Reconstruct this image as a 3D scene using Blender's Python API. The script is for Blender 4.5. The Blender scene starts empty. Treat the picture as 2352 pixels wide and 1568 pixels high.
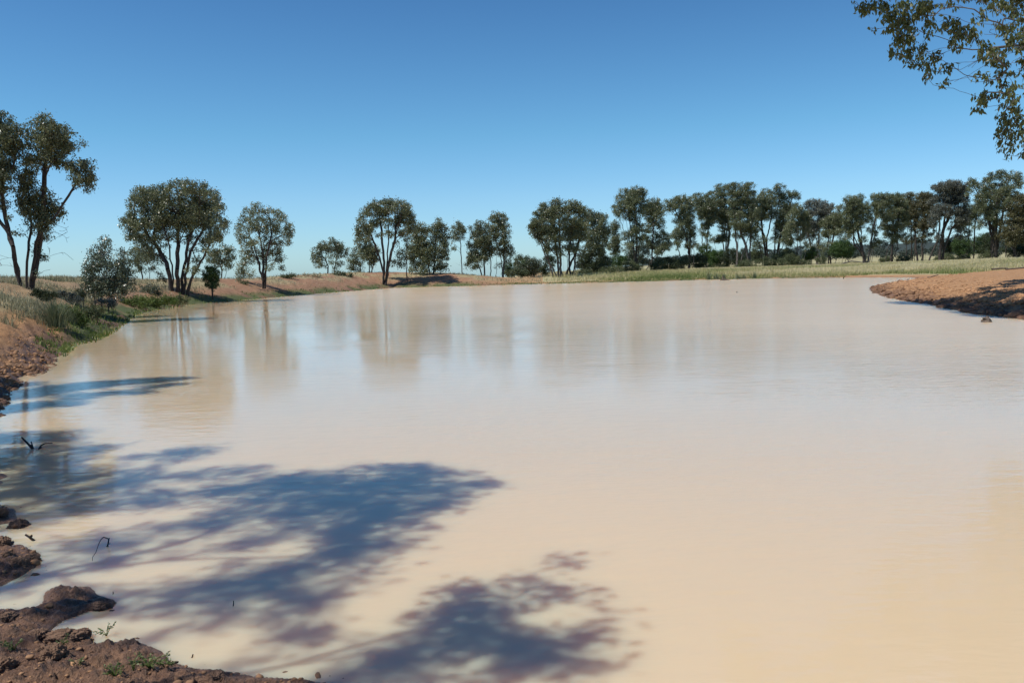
import bpy, math, random
import numpy as np
from mathutils import Matrix, Vector
C = bpy.context.scene
COL = C.collection
R = math.radians
rng = np.random.default_rng(7)
random.seed(7)

# ------------------------------------------------------------------ camera
PX, PY, FPX = 1176.0, 784.0, 1900.0          # photograph measured in a 2352 x 1568 grid
EYE = 2.0
cam_data = bpy.data.cameras.new('camera'); cam = bpy.data.objects.new('camera', cam_data)
COL.objects.link(cam)
cam_data.sensor_width = 36.0; cam_data.lens = 36.0 * FPX / 2352.0
cam_data.clip_start = 0.05; cam_data.clip_end = 9000
MC = Matrix.Translation((0, 0, EYE)) @ Matrix.Rotation(R(90 - 4.99), 4, 'X') @ Matrix.Rotation(R(-1.6), 4, 'Z')
cam.matrix_world = MC
C.camera = cam
# ------------------------------------------------------------------ sky and sun
SUN_EL, SUN_AZ = R(57), R(22)                 # light travels to +x and a little to +y
SDIR = np.array([math.cos(SUN_EL) * math.cos(SUN_AZ), math.cos(SUN_EL) * math.sin(SUN_AZ), -math.sin(SUN_EL)])
world = bpy.data.worlds.new('World'); C.world = world; world.use_nodes = True
wn = world.node_tree; bg = wn.nodes['Background']
sky = wn.nodes.new('ShaderNodeTexSky'); sky.sky_type = 'NISHITA'; sky.sun_disc = False
sky.sun_elevation = SUN_EL; sky.sun_rotation = math.atan2(-SDIR[0], -SDIR[1])
sky.altitude = 200; sky.air_density = 1.0; sky.dust_density = 0.4; sky.ozone_density = 2.5
# clear dry-country air: deeper blue overhead and a clean pale horizon than the stock sky gives
_tc = wn.nodes.new('ShaderNodeTexCoord'); _sx = wn.nodes.new('ShaderNodeSeparateXYZ'); wn.links.new(_tc.outputs['Generated'], _sx.inputs[0])
_rp = wn.nodes.new('ShaderNodeValToRGB'); wn.links.new(_sx.outputs[2], _rp.inputs[0])
SKYT = [(0.0, (.40, .60, .83)), (.035, (.40, .58, .77)), (.085, (.39, .57, .72)), (.158, (.31, .54, .645)), (.30, (.23, .425, .565)), (.7, (.13, .235, .38))]
while len(_rp.color_ramp.elements) < len(SKYT): _rp.color_ramp.elements.new(.5)
for _i, (_p, _c) in enumerate(SKYT): _rp.color_ramp.elements[_i].position = _p; _rp.color_ramp.elements[_i].color = (*_c, 1)
_vm = wn.nodes.new('ShaderNodeVectorMath'); _vm.operation = 'MULTIPLY'; wn.links.new(sky.outputs[0], _vm.inputs[0]); wn.links.new(_rp.outputs[0], _vm.inputs[1])
_v2 = wn.nodes.new('ShaderNodeVectorMath'); _v2.operation = 'SCALE'; _v2.inputs['Scale'].default_value = 2.0; wn.links.new(_vm.outputs[0], _v2.inputs[0])
wn.links.new(_v2.outputs[0], bg.inputs[0]); bg.inputs[1].default_value = 0.10
sl = bpy.data.lights.new('sun', 'SUN'); sl.energy = 4.45; sl.angle = R(0.53); sl.color = (1.0, 0.95, 0.87)
so = bpy.data.objects.new('sun', sl); COL.objects.link(so)
so.rotation_euler = Vector(SDIR).to_track_quat('-Z', 'Y').to_euler(); so.location = (-20, -8, 40)
C.view_settings.view_transform = 'Standard'; C.view_settings.look = 'None'
C.view_settings.exposure = 0.0; C.view_settings.gamma = 1.0; C.view_settings.use_curve_mapping = False
C.render.engine = 'CYCLES'
C.cycles.max_bounces = 6; C.cycles.diffuse_bounces = 3; C.cycles.glossy_bounces = 3; C.cycles.transmission_bounces = 4
C.cycles.caustics_reflective = False; C.cycles.caustics_refractive = False
C.cycles.use_denoising = True

# ------------------------------------------------------------------ helpers: photo <-> place
M3 = np.array(MC.to_3x3()); EYEV = np.array([0, 0, EYE])
def ray(px, py):
    v = M3 @ np.array([(px - PX) / FPX, -(py - PY) / FPX, -1.0]); return v
def at(px, py, d):
    v = ray(px, py); return EYEV + v * (d / v[1])
def onz(px, py, z=0.0):
    v = ray(px, py); return EYEV + v * ((z - EYE) / v[2])
def proj(p):
    q = M3.T @ (np.asarray(p) - EYEV); return PX + FPX * q[0] / -q[2], PY - FPX * q[1] / -q[2]
CROP = {0: (1, 0, 0), 1: (.4375, 0, 232.75), 2: (.3125, 490, 392), 3: (.28646, 1163.75, 367.5), 4: (.26557, 1776.25, 343),
        5: (.25, 1837.5, 0), 6: (.29694, 0, 1102.5), 7: (.27344, 0, 765.6), 8: (.23442, 0, 551.25), 9: (.15625, 0, 1133),
        10: (.3229, 1592.5, 581.9)}
def cv(c, x, y):
    k, ox, oy = CROP[c]; return ox + k * x, oy + k * y

# ------------------------------------------------------------------ helpers: noise, meshes
def smooth(a, b, x):
    t = np.clip((x - a) / (b - a), 0, 1); return t * t * (3 - 2 * t)
def _h(ix, iy, seed):
    n = (ix.astype(np.int64) * 374761393 + iy.astype(np.int64) * 668265263 + seed * 1442695041) & 0xFFFFFFFF
    n = ((n ^ (n >> 13)) * 1274126177) & 0xFFFFFFFF
    n = ((n ^ (n >> 16)) * 2246822519) & 0xFFFFFFFF
    return ((n ^ (n >> 15)) & 0xFFFFFF) / float(0xFFFFFF)
def vnoise(x, y, seed=0):
    ix = np.floor(x); iy = np.floor(y); fx = x - ix; fy = y - iy
    fx = fx * fx * fx * (fx * (fx * 6 - 15) + 10); fy = fy * fy * fy * (fy * (fy * 6 - 15) + 10)
    a = _h(ix, iy, seed); b = _h(ix + 1, iy, seed); c = _h(ix, iy + 1, seed); d = _h(ix + 1, iy + 1, seed)
    return (a + (b - a) * fx) * (1 - fy) + (c + (d - c) * fx) * fy
def fbm(x, y, seed=0, octv=4, gain=.5):
    s = 0; amp = 1; tot = 0
    for k in range(octv):
        s = s + amp * vnoise(x * 2.03 ** k + 17.3 * k, y * 2.03 ** k - 9.1 * k, seed + k); tot += amp; amp *= gain
    return s / tot * 2 - 1
def mesh_obj(name, V, faces_n, idx, mat, parent=None, attrs=None, smooth_sh=False):
    """V (n,3); faces_n = verts per face (int) ; idx flat loop indices"""
    me = bpy.data.meshes.new(name)
    idx = np.asarray(idx, np.int32).ravel(); nf = len(idx) // faces_n
    me.vertices.add(len(V)); me.vertices.foreach_set('co', np.asarray(V, np.float32).ravel())
    me.loops.add(len(idx)); me.loops.foreach_set('vertex_index', idx)
    me.polygons.add(nf); me.polygons.foreach_set('loop_start', np.arange(0, nf * faces_n, faces_n, dtype=np.int32))
    me.polygons.foreach_set('loop_total', np.full(nf, faces_n, np.int32))
    if smooth_sh: me.polygons.foreach_set('use_smooth', np.ones(nf, bool))
    for k, v in (attrs or {}).items():
        a = me.attributes.new(k, 'FLOAT', 'POINT'); a.data.foreach_set('value', np.asarray(v, np.float32))
    me.update(calc_edges=True); me.validate()
    if mat: me.materials.append(mat)
    o = bpy.data.objects.new(name, me); COL.objects.link(o)
    if parent: o.parent = parent
    return o
def tag(o, label, cat, group=None, kind=None):
    if label: o['label'] = label
    if cat: o['category'] = cat
    if group: o['group'] = group
    if kind: o['kind'] = kind
    return o
def thing(name, loc, label, cat, group=None):
    o = bpy.data.objects.new(name, None); COL.objects.link(o); o.location = loc; o.empty_display_size = .3
    return tag(o, label, cat, group)
def unit(v):
    return v / np.maximum(np.linalg.norm(v, axis=-1, keepdims=True), 1e-9)
def tubes(P0, P1, R0, R1, n=6):
    P0 = np.asarray(P0, float); P1 = np.asarray(P1, float); d = unit(P1 - P0)
    ref = np.where(np.abs(d[:, 2:3]) < .9, np.array([[0, 0, 1.]]), np.array([[1., 0, 0]]))
    u = unit(np.cross(d, ref)); w = np.cross(d, u)
    a = np.arange(n) * 2 * np.pi / n
    ring = u[:, None, :] * np.cos(a)[None, :, None] + w[:, None, :] * np.sin(a)[None, :, None]
    A = P0[:, None] + ring * np.asarray(R0)[:, None, None]; B = P1[:, None] + ring * np.asarray(R1)[:, None, None]
    V = np.concatenate([A, B], 1).reshape(-1, 3)
    k = np.arange(n); q = np.stack([k, (k + 1) % n, n + (k + 1) % n, n + k], 1)
    idx = (q[None] + (np.arange(len(P0)) * 2 * n)[:, None, None]).reshape(-1)
    return V, idx
def leaf_quads(pos, ldir, length, width, r):
    """rhombic leaves hanging along ldir"""
    n = len(pos); side = unit(np.cross(ldir, r.normal(size=(n, 3)))); nor = np.cross(ldir, side)
    L = np.asarray(length).reshape(-1, 1); W = np.asarray(width).reshape(-1, 1)
    bend = nor * L * r.uniform(-.12, .12, (n, 1))
    v = np.stack([pos, pos + ldir * L * .45 + side * W * .5 + bend, pos + ldir * L, pos + ldir * L * .45 - side * W * .5 + bend], 1)
    return v.reshape(-1, 3)

# ------------------------------------------------------------------ materials
def new_mat(name):
    m = bpy.data.materials.new(name); m.use_nodes = True
    nt = m.node_tree; return m, nt, nt.nodes['Principled BSDF']
def N(nt, t, **kw):
    n = nt.nodes.new(t)
    for k, v in kw.items():
        if k in n.inputs: n.inputs[k].default_value = v
        else: setattr(n, k, v)
    return n
def ramp(nt, fac, stops):
    r = N(nt, 'ShaderNodeValToRGB'); e = r.color_ramp.elements
    while len(e) < len(stops): e.new(.5)
    for i, (p, c) in enumerate(stops): e[i].position = p; e[i].color = (*c, 1)
    nt.links.new(fac, r.inputs[0]); return r.outputs[0]
def mix(nt, fac, a, b, blend='MIX'):
    m = N(nt, 'ShaderNodeMix', data_type='RGBA', blend_type=blend)
    for s, v in ((m.inputs[0], fac), (m.inputs[6], a), (m.inputs[7], b)):
        if hasattr(v, 'is_output'): nt.links.new(v, s)
        elif isinstance(v, (int, float)): s.default_value = v
        else: s.default_value = (*v, 1)
    return m.outputs[2]
def math_n(nt, op, a, b=0.0, clamp=False):
    m = N(nt, 'ShaderNodeMath', operation=op, use_clamp=clamp)
    for s, v in ((m.inputs[0], a), (m.inputs[1], b)):
        if hasattr(v, 'is_output'): nt.links.new(v, s)
        else: s.default_value = v
    return m.outputs[0]
def attr(nt, n):
    a = N(nt, 'ShaderNodeAttribute'); a.attribute_name = n; return a.outputs['Fac']
def noise(nt, scale, detail=4, rough=.55, vec=None):
    n = N(nt, 'ShaderNodeTexNoise', Scale=scale, Detail=detail, Roughness=rough)
    if vec is None:
        g = N(nt, 'ShaderNodeNewGeometry'); vec = g.outputs['Position']
    nt.links.new(vec, n.inputs['Vector']); return n.outputs['Fac']
def leaf_mat(name, stops, trans=.22, rough=.42, spec=.5):
    m, nt, b = new_mat(name)
    c = ramp(nt, attr(nt, 'var'), stops)
    nt.links.new(c, b.inputs['Base Color']); b.inputs['Roughness'].default_value = rough
    b.inputs['Specular IOR Level'].default_value = spec
    t = N(nt, 'ShaderNodeBsdfTranslucent'); nt.links.new(c, t.inputs[0])
    mx = N(nt, 'ShaderNodeMixShader'); mx.inputs[0].default_value = trans
    nt.links.new(b.outputs[0], mx.inputs[1]); nt.links.new(t.outputs[0], mx.inputs[2])
    nt.links.new(mx.outputs[0], nt.nodes['Material Output'].inputs[0]); return m
MAT = {}
MAT['gum'] = leaf_mat('gum_leaf', [(0, (.075, .092, .045)), (.45, (.16, .185, .092)), (.8, (.25, .28, .145)), (1, (.36, .33, .19))], .33, .36, .7)
MAT['gumgrey'] = leaf_mat('grey_gum_leaf', [(0, (.09, .10, .078)), (.5, (.18, .192, .152)), (1, (.28, .29, .24))])
MAT['gumbrown'] = leaf_mat('brown_gum_leaf', [(0, (.07, .07, .03)), (.5, (.15, .14, .062)), (1, (.24, .21, .10))])
MAT['young'] = leaf_mat('young_gum_leaf', [(0, (.06, .08, .045)), (.5, (.12, .15, .085)), (1, (.20, .225, .15))], .22, .32, .8)
MAT['pine'] = leaf_mat('cypress_leaf', [(0, (.025, .055, .012)), (.5, (.055, .105, .024)), (1, (.10, .165, .045))], .1, .6)
MAT['bright'] = leaf_mat('wilga_leaf', [(0, (.03, .06, .012)), (.5, (.055, .11, .022)), (1, (.09, .16, .04))], .2, .5)
MAT['scrub'] = leaf_mat('scrub_leaf', [(0, (.055, .075, .03)), (.5, (.105, .13, .055)), (1, (.17, .195, .09))], .15, .6)
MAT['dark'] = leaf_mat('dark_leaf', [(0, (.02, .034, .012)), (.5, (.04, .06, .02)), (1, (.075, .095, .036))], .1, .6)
MAT['silver'] = leaf_mat('saltbush_leaf', [(0, (.10, .12, .09)), (.5, (.16, .185, .145)), (1, (.24, .26, .21))], .15, .7)
MAT['sedge'] = leaf_mat('sedge_blade', [(0, (.07, .10, .05)), (.6, (.18, .225, .13)), (1, (.36, .38, .25))], .15, .6)
MAT['straw'] = leaf_mat('dry_grass', [(0, (.13, .19, .055)), (.3, (.29, .33, .125)), (.7, (.58, .51, .28)), (1, (.74, .66, .42))], .35, .8, .2)
MAT['bankgrass'] = leaf_mat('bank_grass', [(0, (.18, .20, .11)), (.5, (.38, .36, .23)), (1, (.58, .53, .37))], .25, .8, .2)
MAT['green'] = leaf_mat('green_herb', [(0, (.06, .10, .022)), (.5, (.12, .18, .042)), (1, (.22, .26, .085))], .25, .6, .3)
def bark(name, a, b_, sc=6):
    m, nt, b = new_mat(name)
    g = N(nt, 'ShaderNodeNewGeometry'); mp = N(nt, 'ShaderNodeMapping'); mp.inputs['Scale'].default_value = (1, 1, .25)
    nt.links.new(g.outputs['Position'], mp.inputs[0])
    f = noise(nt, sc, 6, .65, mp.outputs[0])
    nt.links.new(ramp(nt, f, [(.3, a), (.7, b_)]), b.inputs['Base Color']); b.inputs['Roughness'].default_value = .9
    bp = N(nt, 'ShaderNodeBump', Strength=.7, Distance=.03); nt.links.new(f, bp.inputs['Height']); nt.links.new(bp.outputs[0], b.inputs['Normal'])
    return m
MAT['bark'] = bark('dark_bark', (.025, .02, .017), (.085, .07, .06))
MAT['barkgrey'] = bark('grey_bark', (.05, .044, .038), (.19, .17, .15))
MAT['barkpale'] = bark('pale_bark', (.14, .12, .10), (.42, .38, .34))
MAT['deadwood'] = bark('dead_wood', (.05, .04, .03), (.22, .17, .13), 14)
MAT['wetwood'] = bark('wet_wood', (.012, .010, .009), (.05, .04, .035), 30)

def ground_mat():
    m, nt, b = new_mat('ground')
    big = noise(nt, .35, 5, .6); mid = noise(nt, 2.2, 6, .65); fine = noise(nt, 14, 6, .7); fine2 = noise(nt, 55, 4, .7)
    dry = ramp(nt, mid, [(.25, (.31, .16, .07)), (.5, (.44, .24, .11)), (.75, (.56, .335, .17))])
    red = ramp(nt, mid, [(.25, (.22, .112, .06)), (.5, (.33, .185, .105)), (.78, (.44, .275, .17))])
    c = mix(nt, attr(nt, 'red'), dry, red)
    spk = ramp(nt, fine2, [(.35, (.72, .70, .68)), (.62, (1.12, 1.12, 1.12))]); c = mix(nt, .8, c, spk, 'MULTIPLY')
    grs = ramp(nt, fine, [(.3, (.24, .22, .11)), (.55, (.42, .375, .20)), (.8, (.56, .50, .30))])
    c = mix(nt, attr(nt, 'straw'), c, grs)
    gcol = ramp(nt, fine, [(.3, (.045, .07, .02)), (.55, (.09, .125, .035)), (.8, (.17, .18, .06))])
    c = mix(nt, attr(nt, 'grn'), c, gcol)
    hill = ramp(nt, mid, [(.35, (.02, .032, .026)), (.7, (.045, .06, .045))]); c = mix(nt, attr(nt, 'hill'), c, hill)
    mud = ramp(nt, math_n(nt, 'ADD', math_n(nt, 'MULTIPLY', fine, .55), math_n(nt, 'MULTIPLY', fine2, .45)), [(.34, (.05, .027, .018)), (.5, (.15, .08, .052)), (.64, (.30, .17, .105))])
    w = attr(nt, 'wet'); c = mix(nt, w, c, mud)
    nt.links.new(c, b.inputs['Base Color'])
    ro = math_n(nt, 'MULTIPLY_ADD', w, -.5); nt.nodes[-1].inputs[2].default_value = .95
    rr = math_n(nt, 'ADD', ro, math_n(nt, 'MULTIPLY', math_n(nt, 'SUBTRACT', fine, .5), .5)); nt.links.new(rr, b.inputs['Roughness'])
    h = math_n(nt, 'ADD', math_n(nt, 'MULTIPLY', fine, .6), math_n(nt, 'MULTIPLY', fine2, .4))
    bp = N(nt, 'ShaderNodeBump', Strength=1.0, Distance=.07); nt.links.new(h, bp.inputs['Height']); nt.links.new(bp.outputs[0], b.inputs['Normal'])
    return m
MAT['ground'] = ground_mat()
def mud_mat(name):
    m, nt, b = new_mat(name)
    g = N(nt, 'ShaderNodeNewGeometry'); sp = N(nt, 'ShaderNodeSeparateXYZ'); nt.links.new(g.outputs['Position'], sp.inputs[0])
    f = noise(nt, 22, 7, .68)
    dryc = ramp(nt, f, [(.3, (.10, .058, .036)), (.55, (.22, .13, .08)), (.8, (.34, .215, .135))])
    wetc = ramp(nt, f, [(.3, (.05, .03, .024)), (.7, (.11, .065, .05))])
    k = N(nt, 'ShaderNodeMapRange'); k.inputs[1].default_value = .01; k.inputs[2].default_value = .07; nt.links.new(sp.outputs[2], k.inputs[0])
    nt.links.new(mix(nt, k.outputs[0], wetc, dryc), b.inputs['Base Color'])
    r = math_n(nt, 'MULTIPLY_ADD', k.outputs[0], .4); nt.nodes[-1].inputs[2].default_value = .5; nt.links.new(r, b.inputs['Roughness'])
    bp = N(nt, 'ShaderNodeBump', Strength=.9, Distance=.025); nt.links.new(f, bp.inputs['Height']); nt.links.new(bp.outputs[0], b.inputs['Normal'])
    return m
MAT['mud'] = mud_mat('mud_clod')
def water_mat():
    m, nt, b = new_mat('muddy_water')
    c = ramp(nt, noise(nt, .12, 3, .5), [(.3, (.655, .50, .315)), (.7, (.70, .538, .345))])
    nt.links.new(c, b.inputs['Base Color'])
    b.inputs['Roughness'].default_value = .07; b.inputs['IOR'].default_value = 1.43
    b.subsurface_method = 'BURLEY'
    b.inputs['Subsurface Weight'].default_value = 1.0; b.inputs['Subsurface Radius'].default_value = (1.0, .5, .28); b.inputs['Subsurface Scale'].default_value = .40
    g = N(nt, 'ShaderNodeNewGeometry')
    sp = N(nt, 'ShaderNodeSeparateXYZ'); nt.links.new(g.outputs['Position'], sp.inputs[0])
    def rip(sx, sy, rot, detail):
        mp = N(nt, 'ShaderNodeMapping'); mp.inputs['Scale'].default_value = (sx, sy, 1); mp.inputs['Rotation'].default_value = (0, 0, R(rot))
        nt.links.new(g.outputs['Position'], mp.inputs[0]); return noise(nt, 1.0, detail, .5, mp.outputs[0])
    a = rip(2.2, 5.5, 8, 2); b2 = rip(6, 15, -6, 2); c3 = rip(.5, 1.1, 12, 1)
    h = math_n(nt, 'ADD', math_n(nt, 'MULTIPLY', a, .6), math_n(nt, 'MULTIPLY', b2, .34)); h = math_n(nt, 'ADD', h, math_n(nt, 'MULTIPLY', c3, .6))
    # the lee of the near bank lies calmer than the open water
    mr = N(nt, 'ShaderNodeMapRange', interpolation_type='SMOOTHSTEP'); mr.inputs[1].default_value = 3.5; mr.inputs[2].default_value = 24.0
    mr.inputs[3].default_value = .12; mr.inputs[4].default_value = .46; nt.links.new(math_n(nt, 'ADD', sp.outputs[0], math_n(nt, 'MULTIPLY', sp.outputs[1], .45)), mr.inputs[0])
    m2 = N(nt, 'ShaderNodeMapRange'); m2.inputs[1].default_value = .12; m2.inputs[2].default_value = .46; m2.inputs[3].default_value = .035; m2.inputs[4].default_value = .235
    nt.links.new(mr.outputs[0], m2.inputs[0]); nt.links.new(m2.outputs[0], b.inputs['Roughness'])      # ripples too fine to see one by one
    pt = ramp(nt, noise(nt, .17, 3, .5), [(.36, (.22, .22, .22)), (.64, (.80, .80, .80))])
    st = math_n(nt, 'MULTIPLY', mr.outputs[0], math_n(nt, 'MULTIPLY', pt, 2.0))
    bp = N(nt, 'ShaderNodeBump', Distance=.05); nt.links.new(h, bp.inputs['Height']); nt.links.new(st, bp.inputs['Strength'])
    nt.links.new(bp.outputs[0], b.inputs['Normal'])
    return m
MAT['water'] = water_mat()

# ------------------------------------------------------------------ the pond's shoreline, from the photograph onto the water level
SH = [(2110,640),(2090,637.5),(2060,637),(1900,638),(1700,640.5),(1500,646),(1250,652),(1100,656),(900,661),(700,677),(540,690),(430,700),(330,716),(295,727),
      (270,745),(240,765),(200,786),(150,793),(118,822),(108,846),(35,882),(0,912)]
shore = [tuple(onz(*p)[:2]) for p in SH]
shore += [(-6.6, 10.0), (-5.2, 8.2)]
NEAR = [(-30,1160),(10,1168),(30,1172),(18,1196),(-20,1205),(-30,1235),(18,1240),(26,1262),(40,1252),(88,1272),(80,1300),(40,1325),(0,1345),(-60,1362),(-60,1400),(40,1402),(98,1392),(104,1362),(130,1348),(205,1352),
        (222,1368),(262,1384),(256,1396),(205,1402),(140,1425),(114,1445),(120,1460),(200,1464),(208,1474),(200,1486),(290,1476),(330,1482),(372,1500),(390,1522),(440,1538),(520,1545),(600,1556),(700,1562),(760,1580),(860,1640)]
shore += [tuple(onz(*p)[:2]) for p in NEAR]
shore += [(0.4, 2.4), (2, 2.1), (5, 2.4), (9, 5), (13, 11), (15.2, 18), (15.6, 23)]
SP = [(2352,731),(2250,721),(2200,711),(2120,696),(2040,683),(2006,668),(2006,659),(2060,651),(2110,645)]
shore += [tuple(onz(*p)[:2]) for p in SP]
shore = np.array(shore)
def sdist(x, y):
    """signed distance to the pond's edge, positive on land"""
    x = np.asarray(x, float); y = np.asarray(y, float)
    d2 = np.full(x.shape, 1e18); ins = np.zeros(x.shape, bool)
    P = shore; Q = np.roll(shore, -1, 0)
    for (ax, ay), (bx, by) in zip(P, Q):
        ex, ey = bx - ax, by - ay; L = ex * ex + ey * ey + 1e-12
        t = np.clip(((x - ax) * ex + (y - ay) * ey) / L, 0, 1)
        d2 = np.minimum(d2, (x - ax - t * ex) ** 2 + (y - ay - t * ey) ** 2)
        c = ((ay > y) != (by > y)) & (x < ex * (y - ay) / (ey if abs(ey) > 1e-12 else 1e-12) + ax)
        ins ^= c
    return np.where(ins, -1, 1) * np.sqrt(d2)
def lfar(u): return .8 * smooth(1420, 1300, u)
def azim(x, y):
    u = np.where(y > 1, PX + FPX * x / np.maximum(y, 1), np.where(x < 0, -3000, 5000)); return np.clip(u, -3000, 5000)
def terrain(x, y, full=False):
    x = np.asarray(x, float); y = np.asarray(y, float)
    s = sdist(x, y); r = np.hypot(x, y); u = azim(x, y)
    s = s + np.where(r > 8, 1, .12) * fbm(x * .9, y * .9, 3, 3) * np.clip(r / 60, .12, .6)
    near = smooth(13, 8, r); sp = np.maximum(s, 0)
    # left embankment
    Hc = np.interp(u, [-600, 0, 200, 320, 480, 600, 720, 800, 950, 1100, 1250], [2.4, 2.30, 2.15, 1.95, 1.8, 1.75, 2.0, 2.15, 1.95, 1.35, 1.0])
    Sc = np.interp(u, [0, 150, 300, 410, 600, 1100], [7, 7, 9, 8, 8.5, 10]); t = np.clip(sp / Sc, 0, 1)
    zl = Hc * np.sin(t * np.pi / 2) ** 1.05 + .14 * fbm(x * .35, y * .35, 11, 4) * smooth(.5, 4, sp)
    zl = zl - smooth(Sc + 2, Sc + 32, sp) * (Hc + 3.0)
    # right bank, spit and grass plain
    Hr = np.interp(u, [1150, 1400, 1580, 2000, 2352, 3000], [.9, 1.0, 1.08, 1.15, 1.35, 1.5])
    zr = .95 * Hr * (1 - np.exp(-sp / 18)) + .10 * fbm(x * .2, y * .2, 21, 4) * smooth(1, 8, sp)
    zs = 1.25 * (1 - np.exp(-sp / 6)) + .05 * fbm(x * .6, y * .6, 22, 4) * smooth(.3, 3, sp)
    zr = zr + (zs - zr) * smooth(82, 66, y)
    wl = smooth(1250, 1060, u)
    z = zl * wl + zr * (1 - wl)
    zn = .36 * (1 - np.exp(-sp / 3.6)) + .012
    z = z * (1 - near) + zn * near
    # trampled clods by the water
    edge = np.exp(-(np.maximum(sp - .5, 0) / 1.6) ** 2) * smooth(-.4, .15, s)
    mudz = smooth(1.5, -.2, sp)
    cl = np.maximum(fbm(x * 2.6, y * 2.6, 31, 4, .55), -.2)
    lum = (.16 * cl + .07 * fbm(x * 7, y * 7, 35, 3, .6)) * edge * smooth(8, 11, r) * smooth(70, 40, r)
    edge2 = smooth(7, 2, sp) * smooth(.2, 1.2, s) * smooth(8, 11, r) * smooth(70, 40, r)
    lum = lum + (.07 * fbm(x * 3.1, y * 3.1, 33, 4, .6) + .05 * np.maximum(fbm(x * 6, y * 6, 37, 3, .6), 0)) * edge2
    nm = fbm(x * 3.3, y * 3.3, 41, 5, .55); nf = fbm(x * 12, y * 12, 47, 4, .62); nb = fbm(x * 5.5, y * 5.5, 43, 4, .6); nv = -np.abs(fbm(x * 8, y * 8, 45, 3, .5)) * 2
    lum = lum + near * smooth(-.05, .12, s) * (.024 * np.maximum(nm, -.3) + .016 * nf + .022 * smooth(.0, .2, nb) * (.7 + 1.0 * nf) + .030 * fbm(x * 24, y * 24, 49, 4, .65) + .03 * np.maximum(fbm(x * 15, y * 15, 44, 3, .6) - .12, 0))
    z = z + lum
    z = np.where(s < 0, np.maximum(s * .28, -.9) + lum * 0.6, z)
    # the land far beyond
    far = smooth(260, 900, r); lf = smooth(1380, 1240, u); z = z * (1 - far * lf) - .0095 * np.maximum(r - 260, 0) * lf
    hl = smooth(1420, 1560, u) * smooth(600, 1500, r) * np.interp(u, [1400, 1600, 2000, 2300, 3000], [2, 9, 24, 22, 24]) * (1 + .25 * fbm(x * .004, y * .004, 51, 4))
    z = z + hl + smooth(600, 900, r) * smooth(1420, 1560, u) * 2.0 * (fbm(x * .05, y * .05, 55, 3) + .5)
    if not full: return z
    wet = np.maximum(smooth(1.5, .1, s + .9 * fbm(x * 1.7, y * 1.7, 63, 3)) * .95, near * smooth(1.3, .4, s + .9 * nm) * .85) * (1 - .35 * smooth(25, 60, r))
    gb = wl * smooth(110, 190, u)
    grn = np.maximum(gb * smooth(2.2, .8, s) * smooth(18, 21, y), (1 - wl) * smooth(4, 1, s) * smooth(1950, 1800, u) * smooth(75, 85, y)) * smooth(.0, .5, .55 + fbm(x * .5, y * .5, 61, 3))
    wet = wet * (1 - grn * .8)
    pat = smooth(-.12, .25, fbm(x * .33, y * .33, 71, 4))
    straw = wl * np.maximum(pat, .45 * smooth(520, 420, u)) * smooth(np.where(u < 250, 1.2, 2.5), np.where(u < 250, 3, 5), s) * .75 * smooth(17, 24, y)
    straw = np.maximum(straw, (1 - wl) * smooth(2, 5, s) * smooth(70, 80, y) * np.where(u > 1250, 1, .3))
    red = wl * smooth(26, 40, y)
    hill = smooth(700, 900, r) * smooth(1300, 1420, u); straw = np.maximum(straw, smooth(150, 250, r) * lfar(u))
    return z, dict(wet=wet, grn=grn, straw=straw, red=red, hill=hill)

# ground: one polar sheet, fine before the bank and coarse to the horizon
rad = [0.08]
while rad[-1] < 6500:
    r0 = rad[-1]; rad.append(r0 * (1.05 if r0 < 2.2 else 1.0028 if r0 < 7 else 1.0065 if r0 < 45 else 1.014 if r0 < 200 else 1.04))
rad = np.array(rad)
ang = np.concatenate([np.linspace(-180, -44, 70, endpoint=False), np.linspace(-44, 40, 1000, endpoint=False), np.linspace(40, 180, 70, endpoint=False)])
an = np.radians(ang)
GX = rad[:, None] * np.sin(an)[None]; GY = rad[:, None] * np.cos(an)[None]
gz, ga = terrain(GX.ravel(), GY.ravel(), True)
V = np.stack([GX.ravel(), GY.ravel(), gz], 1)
nr, na = len(rad), len(ang)
i = np.arange(nr - 1)[:, None] * na; j = np.arange(na)[None]; j2 = (j + 1) % na
idx = np.stack([i + j, i + j2, i + na + j2, i + na + j], -1)
V = np.concatenate([V, [[0, 0, float(terrain(np.array([0.]), np.array([0.]))[0])]]])
for k in ga: ga[k] = np.append(ga[k], 0)
g = mesh_obj('ground', V, 4, idx[:, :, ::-1], MAT['ground'], None, ga, True)
tag(g, None, None, kind='structure')
# water: one level sheet that runs under the banks
xs = np.array([shore[:, 0].min() - 3, shore[:, 0].max() + 3]); ys = np.array([shore[:, 1].min() - 1.0, shore[:, 1].max() + 3])
w = mesh_obj('water', [[xs[0], ys[0], 0], [xs[1], ys[0], 0], [xs[1], ys[1], 0], [xs[0], ys[1], 0]], 4, [0, 1, 2, 3], MAT['water'])
tag(w, None, None, kind='structure')
def onground(px, py):
    v = ray(px, py); t = np.linspace(3, 130, 5000) / v[1]; Q = EYEV + v * t[:, None]; h = np.maximum(terrain(Q[:, 0], Q[:, 1]), 0)
    k = np.argmax(Q[:, 2] < h); return Q[k]
def tz(x, y): return float(terrain(np.array([x]), np.array([y]))[0])

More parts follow.
